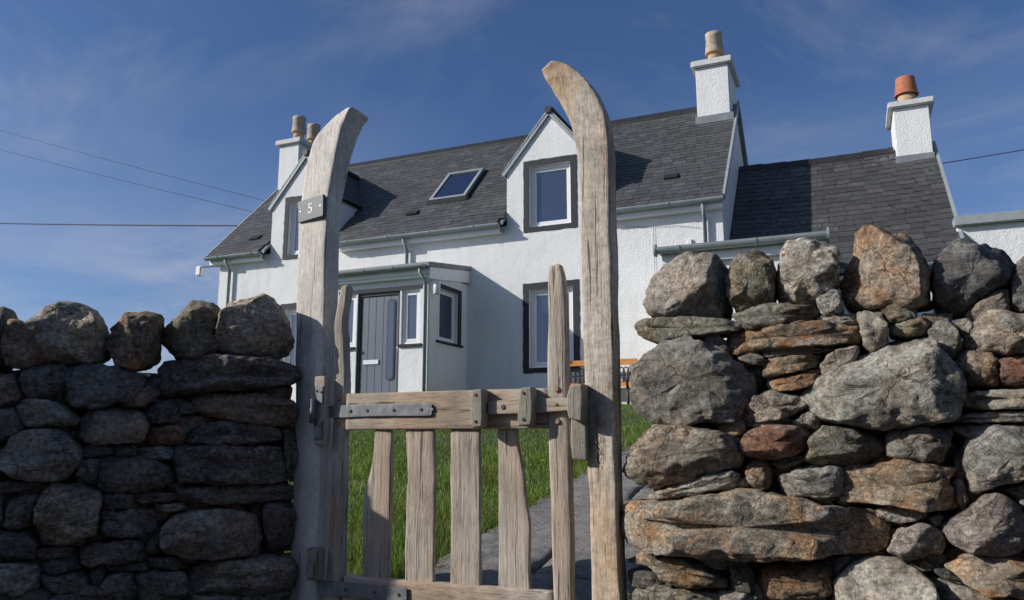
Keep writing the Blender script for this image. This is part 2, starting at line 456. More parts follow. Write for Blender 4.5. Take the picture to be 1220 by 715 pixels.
RIGHT_STONES = [
('c','g',0.55,0.0,[(-0.729,1.37),(-0.715,1.399),(-0.657,1.455),(-0.577,1.49),(-0.505,1.491),(-0.46,1.475),(-0.427,1.424),(-0.433,1.336),(-0.44,1.259),(-0.476,1.234),(-0.576,1.243),(-0.679,1.247),(-0.719,1.267),(-0.733,1.311)]),
('c','n',0.6,-0.01,[(-0.425,1.373),(-0.411,1.424),(-0.369,1.477),(-0.318,1.502),(-0.285,1.49),(-0.264,1.447),(-0.25,1.385),(-0.259,1.324),(-0.272,1.274),(-0.322,1.253),(-0.39,1.258),(-0.417,1.306)]),
('c','l',0.25,0.0,[(-0.244,1.274),(-0.232,1.373),(-0.233,1.435),(-0.207,1.514),(-0.133,1.508),(-0.116,1.496),(-0.034,1.485),(-0.029,1.426),(-0.045,1.319),(-0.091,1.292),(-0.107,1.269),(-0.185,1.268)]),
('s','g',0.4,0.0,[(-0.096,1.289),(-0.053,1.316),(-0.027,1.299),(-0.023,1.224),(-0.078,1.22),(-0.097,1.244)]),
('s','n',0.5,0.03,[(-0.779,1.223),(-0.764,1.238),(-0.629,1.241),(-0.493,1.229),(-0.383,1.215),(-0.374,1.184),(-0.455,1.173),(-0.558,1.162),(-0.664,1.146),(-0.739,1.166),(-0.773,1.19)]),
('s','n',0.3,0.03,[(-0.406,1.243),(-0.321,1.263),(-0.224,1.267),(-0.13,1.258),(-0.099,1.234),(-0.133,1.201),(-0.247,1.187),(-0.369,1.184)]),
('s','o',0.25,0.04,[(-0.428,1.18),(-0.267,1.183),(-0.134,1.191),(-0.036,1.18),(0.019,1.167),(0.03,1.137),(0.024,1.113),(-0.04,1.111),(-0.139,1.111),(-0.271,1.102),(-0.419,1.093)]),
('s','g',0.4,0.0,[(-0.559,1.152),(-0.506,1.175),(-0.466,1.163),(-0.428,1.109),(-0.434,1.084),(-0.489,1.086),(-0.539,1.125)]),
('s','g',0.45,0.05,[(-0.809,1.008),(-0.786,1.05),(-0.719,1.101),(-0.632,1.161),(-0.569,1.16),(-0.489,1.107),(-0.429,1.083),(-0.381,1.046),(-0.354,1.004),(-0.348,0.934),(-0.401,0.855),(-0.44,0.843),(-0.541,0.841),(-0.717,0.83),(-0.77,0.869),(-0.801,0.912),(-0.805,0.954)]),
('s','g',0.4,0.02,[(-0.389,0.885),(-0.344,0.924),(-0.28,0.952),(-0.224,0.931),(-0.187,0.93),(-0.161,0.901),(-0.21,0.863),(-0.285,0.849),(-0.387,0.84)]),
('s','l',0.3,0.0,[(-0.3,1.098),(-0.195,1.107),(-0.066,1.103),(-0.058,1.093),(-0.14,1.086),(-0.292,1.078)]),
('s','g',0.4,0.0,[(-0.389,1.082),(-0.33,1.089),(-0.293,1.063),(-0.313,1.048),(-0.381,1.058)]),
('s','o',0.3,0.02,[(-0.293,1.053),(-0.273,1.072),(-0.141,1.081),(-0.109,1.075),(-0.12,1.041),(-0.181,1.024),(-0.306,1.003)]),
('s','b',0.3,0.01,[(-0.292,0.982),(-0.201,1.01),(-0.126,1.022),(-0.122,0.973),(-0.204,0.958),(-0.28,0.952)]),
('s','g',0.35,0.01,[(-0.113,1.036),(-0.055,1.083),(0.008,1.095),(0.018,1.08),(-0.004,1.042),(-0.079,0.996),(-0.105,1.006)]),
('c','o',0.25,0.02,[(-0.015,1.35),(0.014,1.387),(0.034,1.45),(0.043,1.523),(0.06,1.529),(0.137,1.522),(0.181,1.492),(0.225,1.454),(0.253,1.39),(0.257,1.347),(0.261,1.276),(0.266,1.248),(0.208,1.238),(0.125,1.253),(0.039,1.249),(-0.004,1.257),(-0.01,1.306)]),
('c','d',0.4,0.0,[(0.293,1.386),(0.311,1.413),(0.351,1.456),(0.38,1.47),(0.408,1.46),(0.434,1.443),(0.488,1.432),(0.522,1.397),(0.522,1.356),(0.501,1.299),(0.454,1.252),(0.407,1.229),(0.358,1.209),(0.301,1.21),(0.289,1.246),(0.286,1.302)]),
('s','g',0.3,-0.06,[(0.372,1.199),(0.424,1.246),(0.494,1.278),(0.491,1.2),(0.45,1.189),(0.386,1.182)]),
('c','d',0.4,0.0,[(0.517,1.302),(0.538,1.355),(0.563,1.388),(0.621,1.374),(0.632,1.257),(0.604,1.197),(0.522,1.198),(0.506,1.23)]),
('s','n',0.3,-0.03,[(0.111,1.24),(0.152,1.256),(0.211,1.247),(0.211,1.195),(0.163,1.188),(0.111,1.181)]),
('s','n',0.3,-0.01,[(0.137,1.175),(0.24,1.193),(0.244,1.14),(0.184,1.129),(0.134,1.141)]),
('s','g',0.3,0.04,[(0.026,1.221),(0.096,1.216),(0.115,1.171),(0.116,1.09),(0.061,1.087),(0.04,1.098),(0.036,1.166)]),
('s','g',0.3,0.0,[(-0.106,1.214),(0.017,1.218),(0.03,1.206),(0.023,1.177),(-0.048,1.186),(-0.093,1.201)]),
('s','g',0.3,0.02,[(0.244,1.145),(0.305,1.175),(0.323,1.15),(0.338,1.084),(0.311,1.053),(0.279,1.064),(0.258,1.107)]),
('s','l',0.3,-0.04,[(0.316,1.165),(0.37,1.18),(0.385,1.165),(0.358,1.13),(0.322,1.141)]),
('s','g',0.35,0.03,[(0.359,1.102),(0.375,1.147),(0.41,1.182),(0.443,1.194),(0.497,1.182),(0.572,1.172),(0.599,1.135),(0.584,1.064),(0.515,1.054),(0.439,1.061),(0.369,1.074)]),
('s','b',0.2,0.01,[(0.323,1.062),(0.352,1.07),(0.432,1.069),(0.444,0.998),(0.44,0.953),(0.35,0.951),(0.326,1.002)]),
('s','r',0.35,0.0,[(0.448,1.034),(0.484,1.046),(0.552,1.048),(0.579,1.011),(0.566,0.958),(0.452,0.957),(0.448,0.998)]),
('s','l',0.55,0.05,[(-0.165,0.93),(-0.125,0.978),(-0.022,1.042),(0.095,1.086),(0.199,1.108),(0.249,1.102),(0.287,1.059),(0.314,1.002),(0.326,0.947),(0.317,0.893),(0.293,0.848),(0.177,0.821),(0.033,0.822),(-0.08,0.842),(-0.15,0.881)]),
('s','d',0.3,-0.05,[(0.241,1.207),(0.319,1.202),(0.317,1.177),(0.237,1.162)]),
('s','g',0.35,0.04,[(-0.826,0.699),(-0.802,0.76),(-0.731,0.824),(-0.631,0.823),(-0.522,0.809),(-0.475,0.803),(-0.398,0.773),(-0.395,0.729),(-0.411,0.672),(-0.497,0.65),(-0.605,0.621),(-0.727,0.599),(-0.806,0.612),(-0.83,0.649)]),
('s','n',0.2,0.0,[(-0.484,0.835),(-0.389,0.845),(-0.386,0.792),(-0.465,0.78)]),
('s','g',0.3,0.0,[(-0.374,0.84),(-0.221,0.852),(-0.213,0.828),(-0.364,0.819)]),
('s','r',0.5,0.03,[(-0.393,0.756),(-0.376,0.792),(-0.313,0.818),(-0.233,0.82),(-0.174,0.812),(-0.157,0.782),(-0.179,0.741),(-0.239,0.715),(-0.319,0.704),(-0.375,0.714)]),
('s','g',0.3,0.0,[(-0.212,0.833),(-0.156,0.874),(-0.119,0.848),(-0.126,0.812),(-0.194,0.821)]),
('s','b',0.3,0.0,[(-0.383,0.657),(-0.376,0.7),(-0.32,0.701),(-0.302,0.658),(-0.315,0.597),(-0.375,0.605)]),
('s','d',0.3,0.0,[(-0.3,0.689),(-0.22,0.712),(-0.18,0.719),(-0.189,0.695),(-0.261,0.674)]),
('s','l',0.3,0.03,[(-0.756,0.564),(-0.595,0.621),(-0.445,0.661),(-0.42,0.641),(-0.432,0.599),(-0.532,0.586),(-0.662,0.554),(-0.74,0.548)]),
('s','g',0.3,0.01,[(-0.464,0.588),(-0.415,0.633),(-0.384,0.626),(-0.391,0.6)]),
('s','p',0.3,0.06,[(-0.859,0.41),(-0.843,0.507),(-0.796,0.543),(-0.641,0.544),(-0.48,0.575),(-0.356,0.589),(-0.229,0.562),(-0.134,0.545),(-0.079,0.537),(0.023,0.536),(0.072,0.473),(0.079,0.435),(0.04,0.402),(-0.089,0.393),(-0.221,0.372),(-0.338,0.365),(-0.459,0.363),(-0.584,0.361),(-0.735,0.363),(-0.824,0.38)]),
('s','g',0.25,0.02,[(-0.268,0.638),(-0.203,0.67),(-0.069,0.682),(-0.059,0.672),(-0.07,0.583),(-0.132,0.577),(-0.228,0.569),(-0.26,0.608)]),
('s','o',0.25,0.04,[(-0.043,0.677),(0.118,0.702),(0.187,0.69),(0.276,0.677),(0.277,0.654),(0.261,0.649),(0.278,0.574),(0.27,0.551),(0.193,0.548),(0.054,0.569),(-0.065,0.562),(-0.055,0.633)]),
('s','p',0.3,0.03,[(-0.837,0.315),(-0.768,0.356),(-0.714,0.335),(-0.595,0.347),(-0.544,0.307),(-0.488,0.276),(-0.484,0.251),(-0.578,0.241),(-0.663,0.243),(-0.737,0.3)]),
('s','g',0.3,0.0,[(-0.579,0.343),(-0.459,0.356),(-0.471,0.312),(-0.534,0.301)]),
('s','d',0.3,0.0,[(-0.461,0.348),(-0.388,0.352),(-0.38,0.283),(-0.389,0.233),(-0.454,0.238)]),
('s','b',0.2,0.02,[(-0.36,0.312),(-0.31,0.33),(-0.146,0.35),(-0.12,0.329),(-0.127,0.248),(-0.248,0.229),(-0.346,0.215),(-0.358,0.275)]),
('s','n',0.3,0.02,[(-0.823,0.216),(-0.706,0.24),(-0.547,0.228),(-0.511,0.222),(-0.521,0.114),(-0.809,0.088)]),
('s','g',0.3,0.0,[(-0.504,0.225),(-0.444,0.235),(-0.375,0.229),(-0.38,0.127),(-0.509,0.115)]),
('s','d',0.3,0.0,[(-0.838,0.281),(-0.76,0.276),(-0.695,0.241),(-0.828,0.223)]),
('s','g',0.3,0.0,[(-0.383,0.263),(-0.365,0.269),(-0.351,0.221),(-0.381,0.209)]),
('s','n',0.25,0.03,[(-0.178,0.726),(-0.145,0.792),(-0.104,0.817),(-0.048,0.812),(0.053,0.792),(0.072,0.752),(0.067,0.718),(-0.037,0.692),(-0.123,0.683),(-0.179,0.703)]),
('s','g',0.25,0.03,[(0.083,0.743),(0.108,0.811),(0.197,0.813),(0.283,0.806),(0.286,0.791),(0.259,0.724),(0.231,0.696),(0.162,0.704),(0.093,0.723)]),
('s','g',0.25,0.04,[(0.288,0.81),(0.369,0.819),(0.443,0.821),(0.497,0.805),(0.576,0.8),(0.601,0.736),(0.577,0.655),(0.484,0.671),(0.468,0.657),(0.384,0.624),(0.333,0.608),(0.324,0.65),(0.314,0.72),(0.336,0.782)]),
('s','l',0.2,0.02,[(0.328,0.887),(0.334,0.92),(0.37,0.932),(0.509,0.931),(0.589,0.924),(0.601,0.892),(0.584,0.873),(0.407,0.876)]),
('s','g',0.3,0.03,[(0.278,0.844),(0.364,0.863),(0.503,0.863),(0.59,0.859),(0.588,0.835),(0.452,0.833),(0.37,0.832),(0.285,0.832)]),
('s','g',0.3,0.0,[(0.278,0.63),(0.307,0.64),(0.314,0.576),(0.294,0.547),(0.285,0.584)]),
('s','v',0.6,0.05,[(0.248,0.495),(0.267,0.518),(0.337,0.562),(0.356,0.591),(0.39,0.598),(0.436,0.575),(0.464,0.535),(0.462,0.472),(0.438,0.431),(0.365,0.418),(0.3,0.424),(0.257,0.454)]),
('s','g',0.3,0.02,[(0.038,0.533),(0.088,0.549),(0.175,0.543),(0.19,0.529),(0.173,0.515),(0.102,0.503),(0.045,0.51)]),
('s','v',0.3,0.03,[(0.068,0.402),(0.109,0.475),(0.171,0.494),(0.225,0.475),(0.228,0.406),(0.18,0.394),(0.119,0.382)]),
('s','l',0.55,0.05,[(-0.114,0.244),(-0.102,0.292),(-0.043,0.355),(0.022,0.378),(0.084,0.38),(0.143,0.351),(0.182,0.312),(0.195,0.268),(0.188,0.186),(-0.12,0.159)]),
('s','o',0.25,0.04,[(0.237,0.37),(0.298,0.401),(0.372,0.408),(0.435,0.396),(0.487,0.377),(0.522,0.344),(0.517,0.292),(0.447,0.287),(0.394,0.3),(0.353,0.288),(0.291,0.32)]),
('s','d',0.3,0.0,[(0.199,0.359),(0.236,0.35),(0.29,0.312),(0.273,0.305),(0.209,0.337)]),
('s','n',0.2,0.0,[(0.217,0.323),(0.289,0.3),(0.352,0.282),(0.446,0.281),(0.516,0.282),(0.508,0.206),(0.209,0.179)]),
('s','g',0.3,-0.02,[(0.383,0.612),(0.448,0.623),(0.561,0.646),(0.567,0.557),(0.476,0.545),(0.45,0.593)]),
('s','g',0.3,-0.02,[(0.199,0.514),(0.234,0.526),(0.24,0.499),(0.214,0.487)]),
('s','d',0.3,-0.03,[(-0.115,0.363),(-0.059,0.379),(-0.061,0.357),(-0.115,0.301)]),
('s','d',0.3,-0.03,[(0.289,0.72),(0.316,0.744),(0.32,0.65),(0.286,0.64)]),
('s','d',0.3,-0.03,[(0.474,0.518),(0.551,0.547),(0.55,0.389),(0.488,0.386),(0.465,0.464)]),
('s','d',0.3,-0.03,[(0.171,0.389),(0.232,0.399),(0.238,0.375),(0.194,0.358)]),
('s','d',0.3,-0.04,[(-0.54,1.088),(-0.5,1.086),(-0.429,1.078),(-0.391,1.056),(-0.401,1.046),(-0.5,1.071)]),
]
LEFT_STONES = [
('c','d',0.35,0.02,[(-1.363,1.064),(-1.392,1.341),(-1.33,1.349),(-1.305,1.298),(-1.301,1.177),(-1.316,1.084)]),
('c','b',0.4,0.06,[(-1.313,1.215),(-1.287,1.287),(-1.194,1.266),(-1.124,1.231),(-1.109,1.156),(-1.121,1.108),(-1.244,1.087),(-1.293,1.095)]),
('c','l',0.5,0.0,[(-1.217,1.266),(-1.174,1.344),(-1.109,1.37),(-1.005,1.371),(-0.958,1.324),(-0.907,1.229),(-0.901,1.162),(-0.933,1.12),(-1.05,1.102),(-1.119,1.119),(-1.191,1.182)]),
('c','o',0.35,0.0,[(-0.887,1.21),(-0.889,1.277),(-0.81,1.352),(-0.694,1.349),(-0.681,1.294),(-0.693,1.215),(-0.687,1.138),(-0.755,1.088),(-0.843,1.106),(-0.873,1.152)]),
('c','n',0.3,0.0,[(-0.673,1.22),(-0.646,1.299),(-0.562,1.418),(-0.47,1.416),(-0.419,1.358),(-0.421,1.227),(-0.443,1.147),(-0.58,1.134),(-0.618,1.162)]),
('c','l',0.4,0.03,[(-0.432,1.267),(-0.418,1.338),(-0.357,1.411),(-0.282,1.44),(-0.225,1.448),(-0.139,1.38),(-0.1,1.258),(-0.101,1.187),(-0.157,1.145),(-0.305,1.162),(-0.399,1.169),(-0.423,1.207)]),
('s','d',0.3,0.05,[(-0.677,1.09),(-0.641,1.128),(-0.447,1.152),(-0.204,1.148),(-0.074,1.115),(-0.04,1.061),(-0.111,1.028),(-0.298,1.003),(-0.476,0.99),(-0.65,0.987)]),
('s','d',0.4,0.03,[(-1.06,1.011),(-1.048,1.071),(-0.959,1.104),(-0.79,1.087),(-0.734,1.037),(-0.762,0.965),(-0.906,0.913),(-1.035,0.932)]),
('s','d',0.4,0.0,[(-1.226,1.068),(-1.087,1.107),(-1.047,1.061),(-1.061,0.981),(-1.126,0.95),(-1.207,0.959)]),
('s','g',0.4,0.0,[(-1.364,1.055),(-1.26,1.057),(-1.226,1.008),(-1.232,0.949),(-1.299,0.919),(-1.351,0.928)]),
('s','b',0.4,0.0,[(-0.827,0.964),(-0.728,1.017),(-0.669,0.987),(-0.721,0.925),(-0.805,0.914)]),
('s','b',0.35,0.05,[(-0.513,0.958),(-0.436,0.984),(-0.256,0.979),(-0.087,0.96),(-0.043,0.9),(-0.061,0.847),(-0.187,0.836),(-0.369,0.866),(-0.489,0.897)]),
('s','d',0.4,0.02,[(-0.297,0.999),(-0.131,1.014),(-0.088,0.981),(-0.128,0.959),(-0.256,0.974)]),
('s','g',0.45,0.03,[(-1.238,0.919),(-1.162,0.95),(-1.052,0.921),(-0.984,0.863),(-1.008,0.833),(-1.186,0.832),(-1.224,0.861)]),
('s','d',0.4,0.0,[(-1.349,0.909),(-1.246,0.91),(-1.195,0.832),(-1.197,0.764),(-1.335,0.774)]),
('s','g',0.25,0.03,[(-0.974,0.853),(-0.942,0.903),(-0.738,0.9),(-0.699,0.834),(-0.709,0.764),(-0.929,0.754),(-0.972,0.784)]),
('s','d',0.4,0.0,[(-0.719,0.895),(-0.647,0.946),(-0.568,0.916),(-0.573,0.855),(-0.696,0.844)]),
('s','b',0.4,0.01,[(-0.695,0.824),(-0.582,0.834),(-0.54,0.794),(-0.557,0.753),(-0.681,0.757)]),
('s','d',0.3,0.03,[(-0.529,0.763),(-0.485,0.839),(-0.369,0.852),(-0.142,0.826),(-0.123,0.773),(-0.283,0.753),(-0.518,0.751)]),
('s','g',0.5,0.04,[(-1.259,0.697),(-1.231,0.764),(-1.15,0.822),(-1.042,0.803),(-0.964,0.734),(-0.959,0.676),(-1.006,0.608),(-1.164,0.605),(-1.236,0.64)]),
('s','d',0.4,0.02,[(-0.877,0.558),(-0.879,0.691),(-0.815,0.698),(-0.703,0.684),(-0.608,0.663),(-0.574,0.593),(-0.675,0.551),(-0.803,0.541)]),
('s','d',0.25,0.03,[(-0.579,0.737),(-0.556,0.745),(-0.138,0.744),(-0.099,0.7),(-0.09,0.586),(-0.273,0.574),(-0.545,0.582),(-0.569,0.653)]),
('s','g',0.3,0.0,[(-0.745,0.738),(-0.589,0.741),(-0.581,0.683),(-0.731,0.684)]),
('s','g',0.3,0.01,[(-0.966,0.589),(-0.95,0.68),(-0.896,0.685),(-0.884,0.607),(-0.905,0.574)]),
('s','d',0.3,0.02,[(-0.567,0.563),(-0.351,0.568),(-0.048,0.561),(-0.035,0.503),(-0.308,0.488),(-0.539,0.499)]),
('s','g',0.4,0.04,[(-1.104,0.524),(-1.074,0.581),(-0.932,0.574),(-0.871,0.529),(-0.867,0.442),(-0.888,0.367),(-0.999,0.332),(-1.079,0.344),(-1.099,0.429)]),
('s','d',0.3,0.0,[(-1.24,0.508),(-1.158,0.544),(-1.112,0.534),(-1.1,0.411),(-1.213,0.404)]),
('s','g',0.55,0.05,[(-0.603,0.338),(-0.589,0.406),(-0.517,0.453),(-0.345,0.465),(-0.206,0.425),(-0.178,0.344),(-0.198,0.275),(-0.371,0.252),(-0.543,0.278)]),
('s','d',0.3,0.0,[(-0.86,0.471),(-0.65,0.466),(-0.638,0.359),(-0.787,0.348),(-0.852,0.365)]),
('s','d',0.3,0.0,[(-0.729,0.536),(-0.57,0.537),(-0.566,0.503),(-0.707,0.497)]),
('s','g',0.3,0.0,[(-0.642,0.485),(-0.539,0.493),(-0.527,0.463),(-0.63,0.452)]),
('s','d',0.4,0.0,[(-1.293,0.361),(-1.229,0.392),(-1.144,0.393),(-1.104,0.336),(-1.107,0.28),(-1.283,0.269)]),
('s','d',0.3,0.0,[(-0.928,0.326),(-0.714,0.338),(-0.665,0.302),(-0.67,0.245),(-0.904,0.244)]),
('s','d',0.3,0.0,[(-1.093,0.313),(-0.972,0.318),(-0.968,0.279),(-1.08,0.27)]),
('s','g',0.4,0.03,[(-0.481,0.199),(-0.427,0.231),(-0.215,0.242),(-0.033,0.249),(-0.026,0.1),(-0.285,0.101),(-0.457,0.121)]),
('s','g',0.4,0.02,[(-1.281,0.247),(-1.164,0.255),(-1.086,0.239),(-1.078,0.15),(-1.187,0.137),(-1.27,0.142)]),
('s','d',0.3,0.0,[(-1.074,0.202),(-0.918,0.208),(-0.877,0.141),(-1.033,0.13)]),
('s','d',0.3,0.0,[(-0.703,0.198),(-0.5,0.199),(-0.49,0.103),(-0.676,0.084)]),
('s','d',0.3,0.0,[(-0.82,0.194),(-0.722,0.205),(-0.694,0.085),(-0.807,0.081)]),
('s','d',0.3,0.0,[(-0.653,0.259),(-0.551,0.259),(-0.491,0.209),(-0.64,0.215)]),
('s','d',0.3,0.0,[(-0.179,0.481),(-0.044,0.483),(-0.034,0.269),(-0.154,0.278),(-0.167,0.364)]),
('s','d',0.3,0.0,[(-1.032,0.121),(-0.832,0.129),(-0.813,0.008),(-1.023,0.02)]),
('s','g',0.3,0.0,[(-0.53,0.099),(-0.207,0.089),(-0.025,0.086),(-0.02,-0.038),(-0.523,-0.009)]),
('s','d',0.3,0.0,[(-1.063,0.264),(-0.941,0.27),(-0.928,0.221),(-1.049,0.213)]),
('s','d',0.3,0.0,[(-0.111,0.819),(-0.05,0.832),(-0.039,0.585),(-0.079,0.586),(-0.097,0.731)]),
('s','d',0.3,0.0,[(-1.266,0.593),(-1.128,0.597),(-1.116,0.572),(-1.227,0.545),(-1.278,0.546)]),
('s','d',0.3,0.0,[(-0.95,0.746),(-0.847,0.748),(-0.835,0.714),(-0.943,0.699)]),
('s','d',0.3,0.0,[(-0.828,0.746),(-0.753,0.748),(-0.745,0.694),(-0.819,0.702)]),
('s','d',0.3,0.0,[(-1.332,0.745),(-1.277,0.751),(-1.254,0.64),(-1.318,0.603)]),
('s','d',0.3,0.0,[(-1.31,0.528),(-1.251,0.527),(-1.231,0.414),(-1.297,0.398)]),
('s','d',0.3,0.0,[(-0.853,0.534),(-0.744,0.536),(-0.724,0.477),(-0.852,0.476)]),
('s','d',0.3,0.0,[(-0.659,0.336),(-0.609,0.373),(-0.595,0.284),(-0.655,0.286)]),
('s','d',0.3,0.0,[(-0.814,0.235),(-0.669,0.237),(-0.658,0.21),(-0.812,0.213)]),
('s','d',0.3,0.0,[(-0.878,0.212),(-0.84,0.229),(-0.822,0.157),(-0.868,0.14)]),
('s','d',0.3,0.0,[(-0.569,0.929),(-0.521,0.937),(-0.505,0.896),(-0.557,0.892)]),
('s','g',0.3,0.0,[(-0.379,0.86),(-0.207,0.832),(-0.288,0.831),(-0.368,0.846)]),
]
LW_A = 0.6806784082777885
LW_P0 = (-2.4, 3.06)
W_RPOST = ([(-0.985,0.033),(-0.985,0.169),(-0.989,0.528),(-0.998,0.853),(-1.003,1.19),(-1.008,1.541),(-1.011,1.795),(-1.018,1.963),(-1.041,2.098),(-1.085,2.206),(-1.131,2.292),(-1.162,2.349),(-1.174,2.383)],[(-0.86,0.045),(-0.863,0.179),(-0.871,0.532),(-0.87,0.851),(-0.869,1.183),(-0.868,1.527),(-0.869,1.777),(-0.868,1.988),(-0.883,2.117),(-0.918,2.221),(-0.973,2.312),(-1.045,2.381),(-1.111,2.41)])
W_LPOST = ([(-2.442,-0.106),(-2.443,0.056),(-2.441,0.481),(-2.45,0.866),(-2.47,1.266),(-2.485,1.684),(-2.482,1.898),(-2.462,2.091),(-2.415,2.261),(-2.317,2.351),(-2.233,2.39)],[(-2.245,-0.087),(-2.248,0.071),(-2.256,0.487),(-2.266,0.864),(-2.272,1.256),(-2.283,1.664),(-2.279,1.895),(-2.258,2.071),(-2.226,2.231),(-2.195,2.326),(-2.168,2.378)])
W_HSTILE = ([(-2.219,0.038),(-2.217,0.162),(-2.215,0.488),(-2.217,0.826),(-2.218,0.944),(-2.222,1.206),(-2.225,1.317),(-2.213,1.429),(-2.197,1.488)],[(-2.139,0.044),(-2.136,0.168),(-2.142,0.491),(-2.148,0.825),(-2.151,0.997),(-2.165,1.203),(-2.175,1.314),(-2.165,1.426),(-2.163,1.482)])
W_CSTILE = ([(-1.141,0.08),(-1.14,0.204),(-1.147,0.542),(-1.155,0.861),(-1.154,0.983),(-1.152,1.257),(-1.15,1.428),(-1.139,1.485)],[(-1.055,0.087),(-1.056,0.21),(-1.056,0.484),(-1.062,0.836),(-1.067,0.971),(-1.067,1.252),(-1.076,1.422),(-1.09,1.488)])
W_TOPRAIL = ([(-2.138,0.817),(-1.82,0.817),(-1.503,0.818),(-1.152,0.819)],[(-2.142,0.982),(-1.824,0.982),(-1.504,0.983),(-1.153,0.982)])
W_BOTRAIL = ([(-2.118,0.061),(-1.644,0.067),(-1.138,0.068)],[(-2.12,0.182),(-1.646,0.184),(-1.141,0.187)])
W_PALE0 = ([(-2.045,0.156),(-2.04,0.197),(-2.044,0.416),(-2.04,0.542),(-2.002,0.67),(-1.995,0.777),(-1.993,0.819)],[(-1.904,0.159),(-1.902,0.206),(-1.904,0.354),(-1.909,0.518),(-1.907,0.658),(-1.907,0.777),(-1.912,0.819)])
W_PALE1 = ([(-1.82,0.161),(-1.821,0.198),(-1.823,0.385),(-1.825,0.521),(-1.816,0.617),(-1.827,0.728),(-1.835,0.818)],[(-1.681,0.165),(-1.682,0.207),(-1.686,0.391),(-1.685,0.525),(-1.684,0.62),(-1.688,0.729),(-1.691,0.818)])
W_PALE2 = ([(-1.601,0.161),(-1.602,0.212),(-1.602,0.395),(-1.605,0.527),(-1.608,0.621),(-1.608,0.73),(-1.611,0.817)],[(-1.464,0.164),(-1.464,0.221),(-1.468,0.401),(-1.471,0.531),(-1.47,0.624),(-1.473,0.73),(-1.472,0.817)])
W_PALE3 = ([(-1.382,0.158),(-1.382,0.227),(-1.38,0.405),(-1.38,0.534),(-1.385,0.625),(-1.385,0.731),(-1.386,0.816)],[(-1.243,0.162),(-1.243,0.236),(-1.246,0.411),(-1.257,0.512),(-1.27,0.627),(-1.293,0.745),(-1.301,0.816)])
W_KEEP0 = ([(-1.466,0.826),(-1.472,0.868),(-1.474,0.934),(-1.464,0.975)],[(-1.42,0.83),(-1.418,0.867),(-1.417,0.933),(-1.421,0.977)])
W_KEEP1 = ([(-1.257,0.832),(-1.261,0.865),(-1.256,0.93),(-1.247,0.978)],[(-1.204,0.835),(-1.198,0.865),(-1.195,0.929),(-1.202,0.98)])
W_CATCH = ([(-1.038,0.859),(-1.046,0.894),(-1.047,0.934),(-1.032,0.982)],[(-0.983,0.847),(-0.979,0.893),(-0.976,0.932),(-0.98,0.986)])
W_STOP = ([(-1.043,0.7),(-1.049,0.77),(-1.046,0.856)],[(-0.982,0.694),(-0.982,0.77),(-0.981,0.844)])
W_LATCH = ([(-1.407,0.878),(-1.262,0.879),(-1.157,0.883),(-1.05,0.888)],[(-1.408,0.934),(-1.262,0.936),(-1.156,0.939),(-1.049,0.939)])
W_HBLOCK = ([(-2.281,0.755),(-2.29,0.827),(-2.287,0.931),(-2.292,1.058)],[(-2.222,0.749),(-2.221,0.826),(-2.228,0.93),(-2.232,1.056)])
W_STRAP = ([(-2.305,0.874),(-2.221,0.873),(-2.143,0.872),(-1.982,0.876),(-1.737,0.875),(-1.698,0.877)],[(-2.313,0.928),(-2.223,0.927),(-2.145,0.928),(-1.984,0.93),(-1.739,0.93),(-1.699,0.929)])
W_PLATE = ([(-2.456,1.83),(-2.466,1.94)],[(-2.299,1.835),(-2.304,1.944)])
CARVE = [((-0.957,0.79),(-0.947,0.757)),((-0.947,0.757),(-0.936,0.79)),((-0.933,0.796),(-0.923,0.757)),((-0.958,0.751),(-0.924,0.712)),((-0.923,0.751),(-0.958,0.712)),((-0.94,0.751),(-0.924,0.712)),((-0.955,0.702),(-0.939,0.67)),((-0.939,0.67),(-0.924,0.706)),((-0.916,0.786),(-0.917,0.696)),((-0.957,0.79),(-0.958,0.751))]

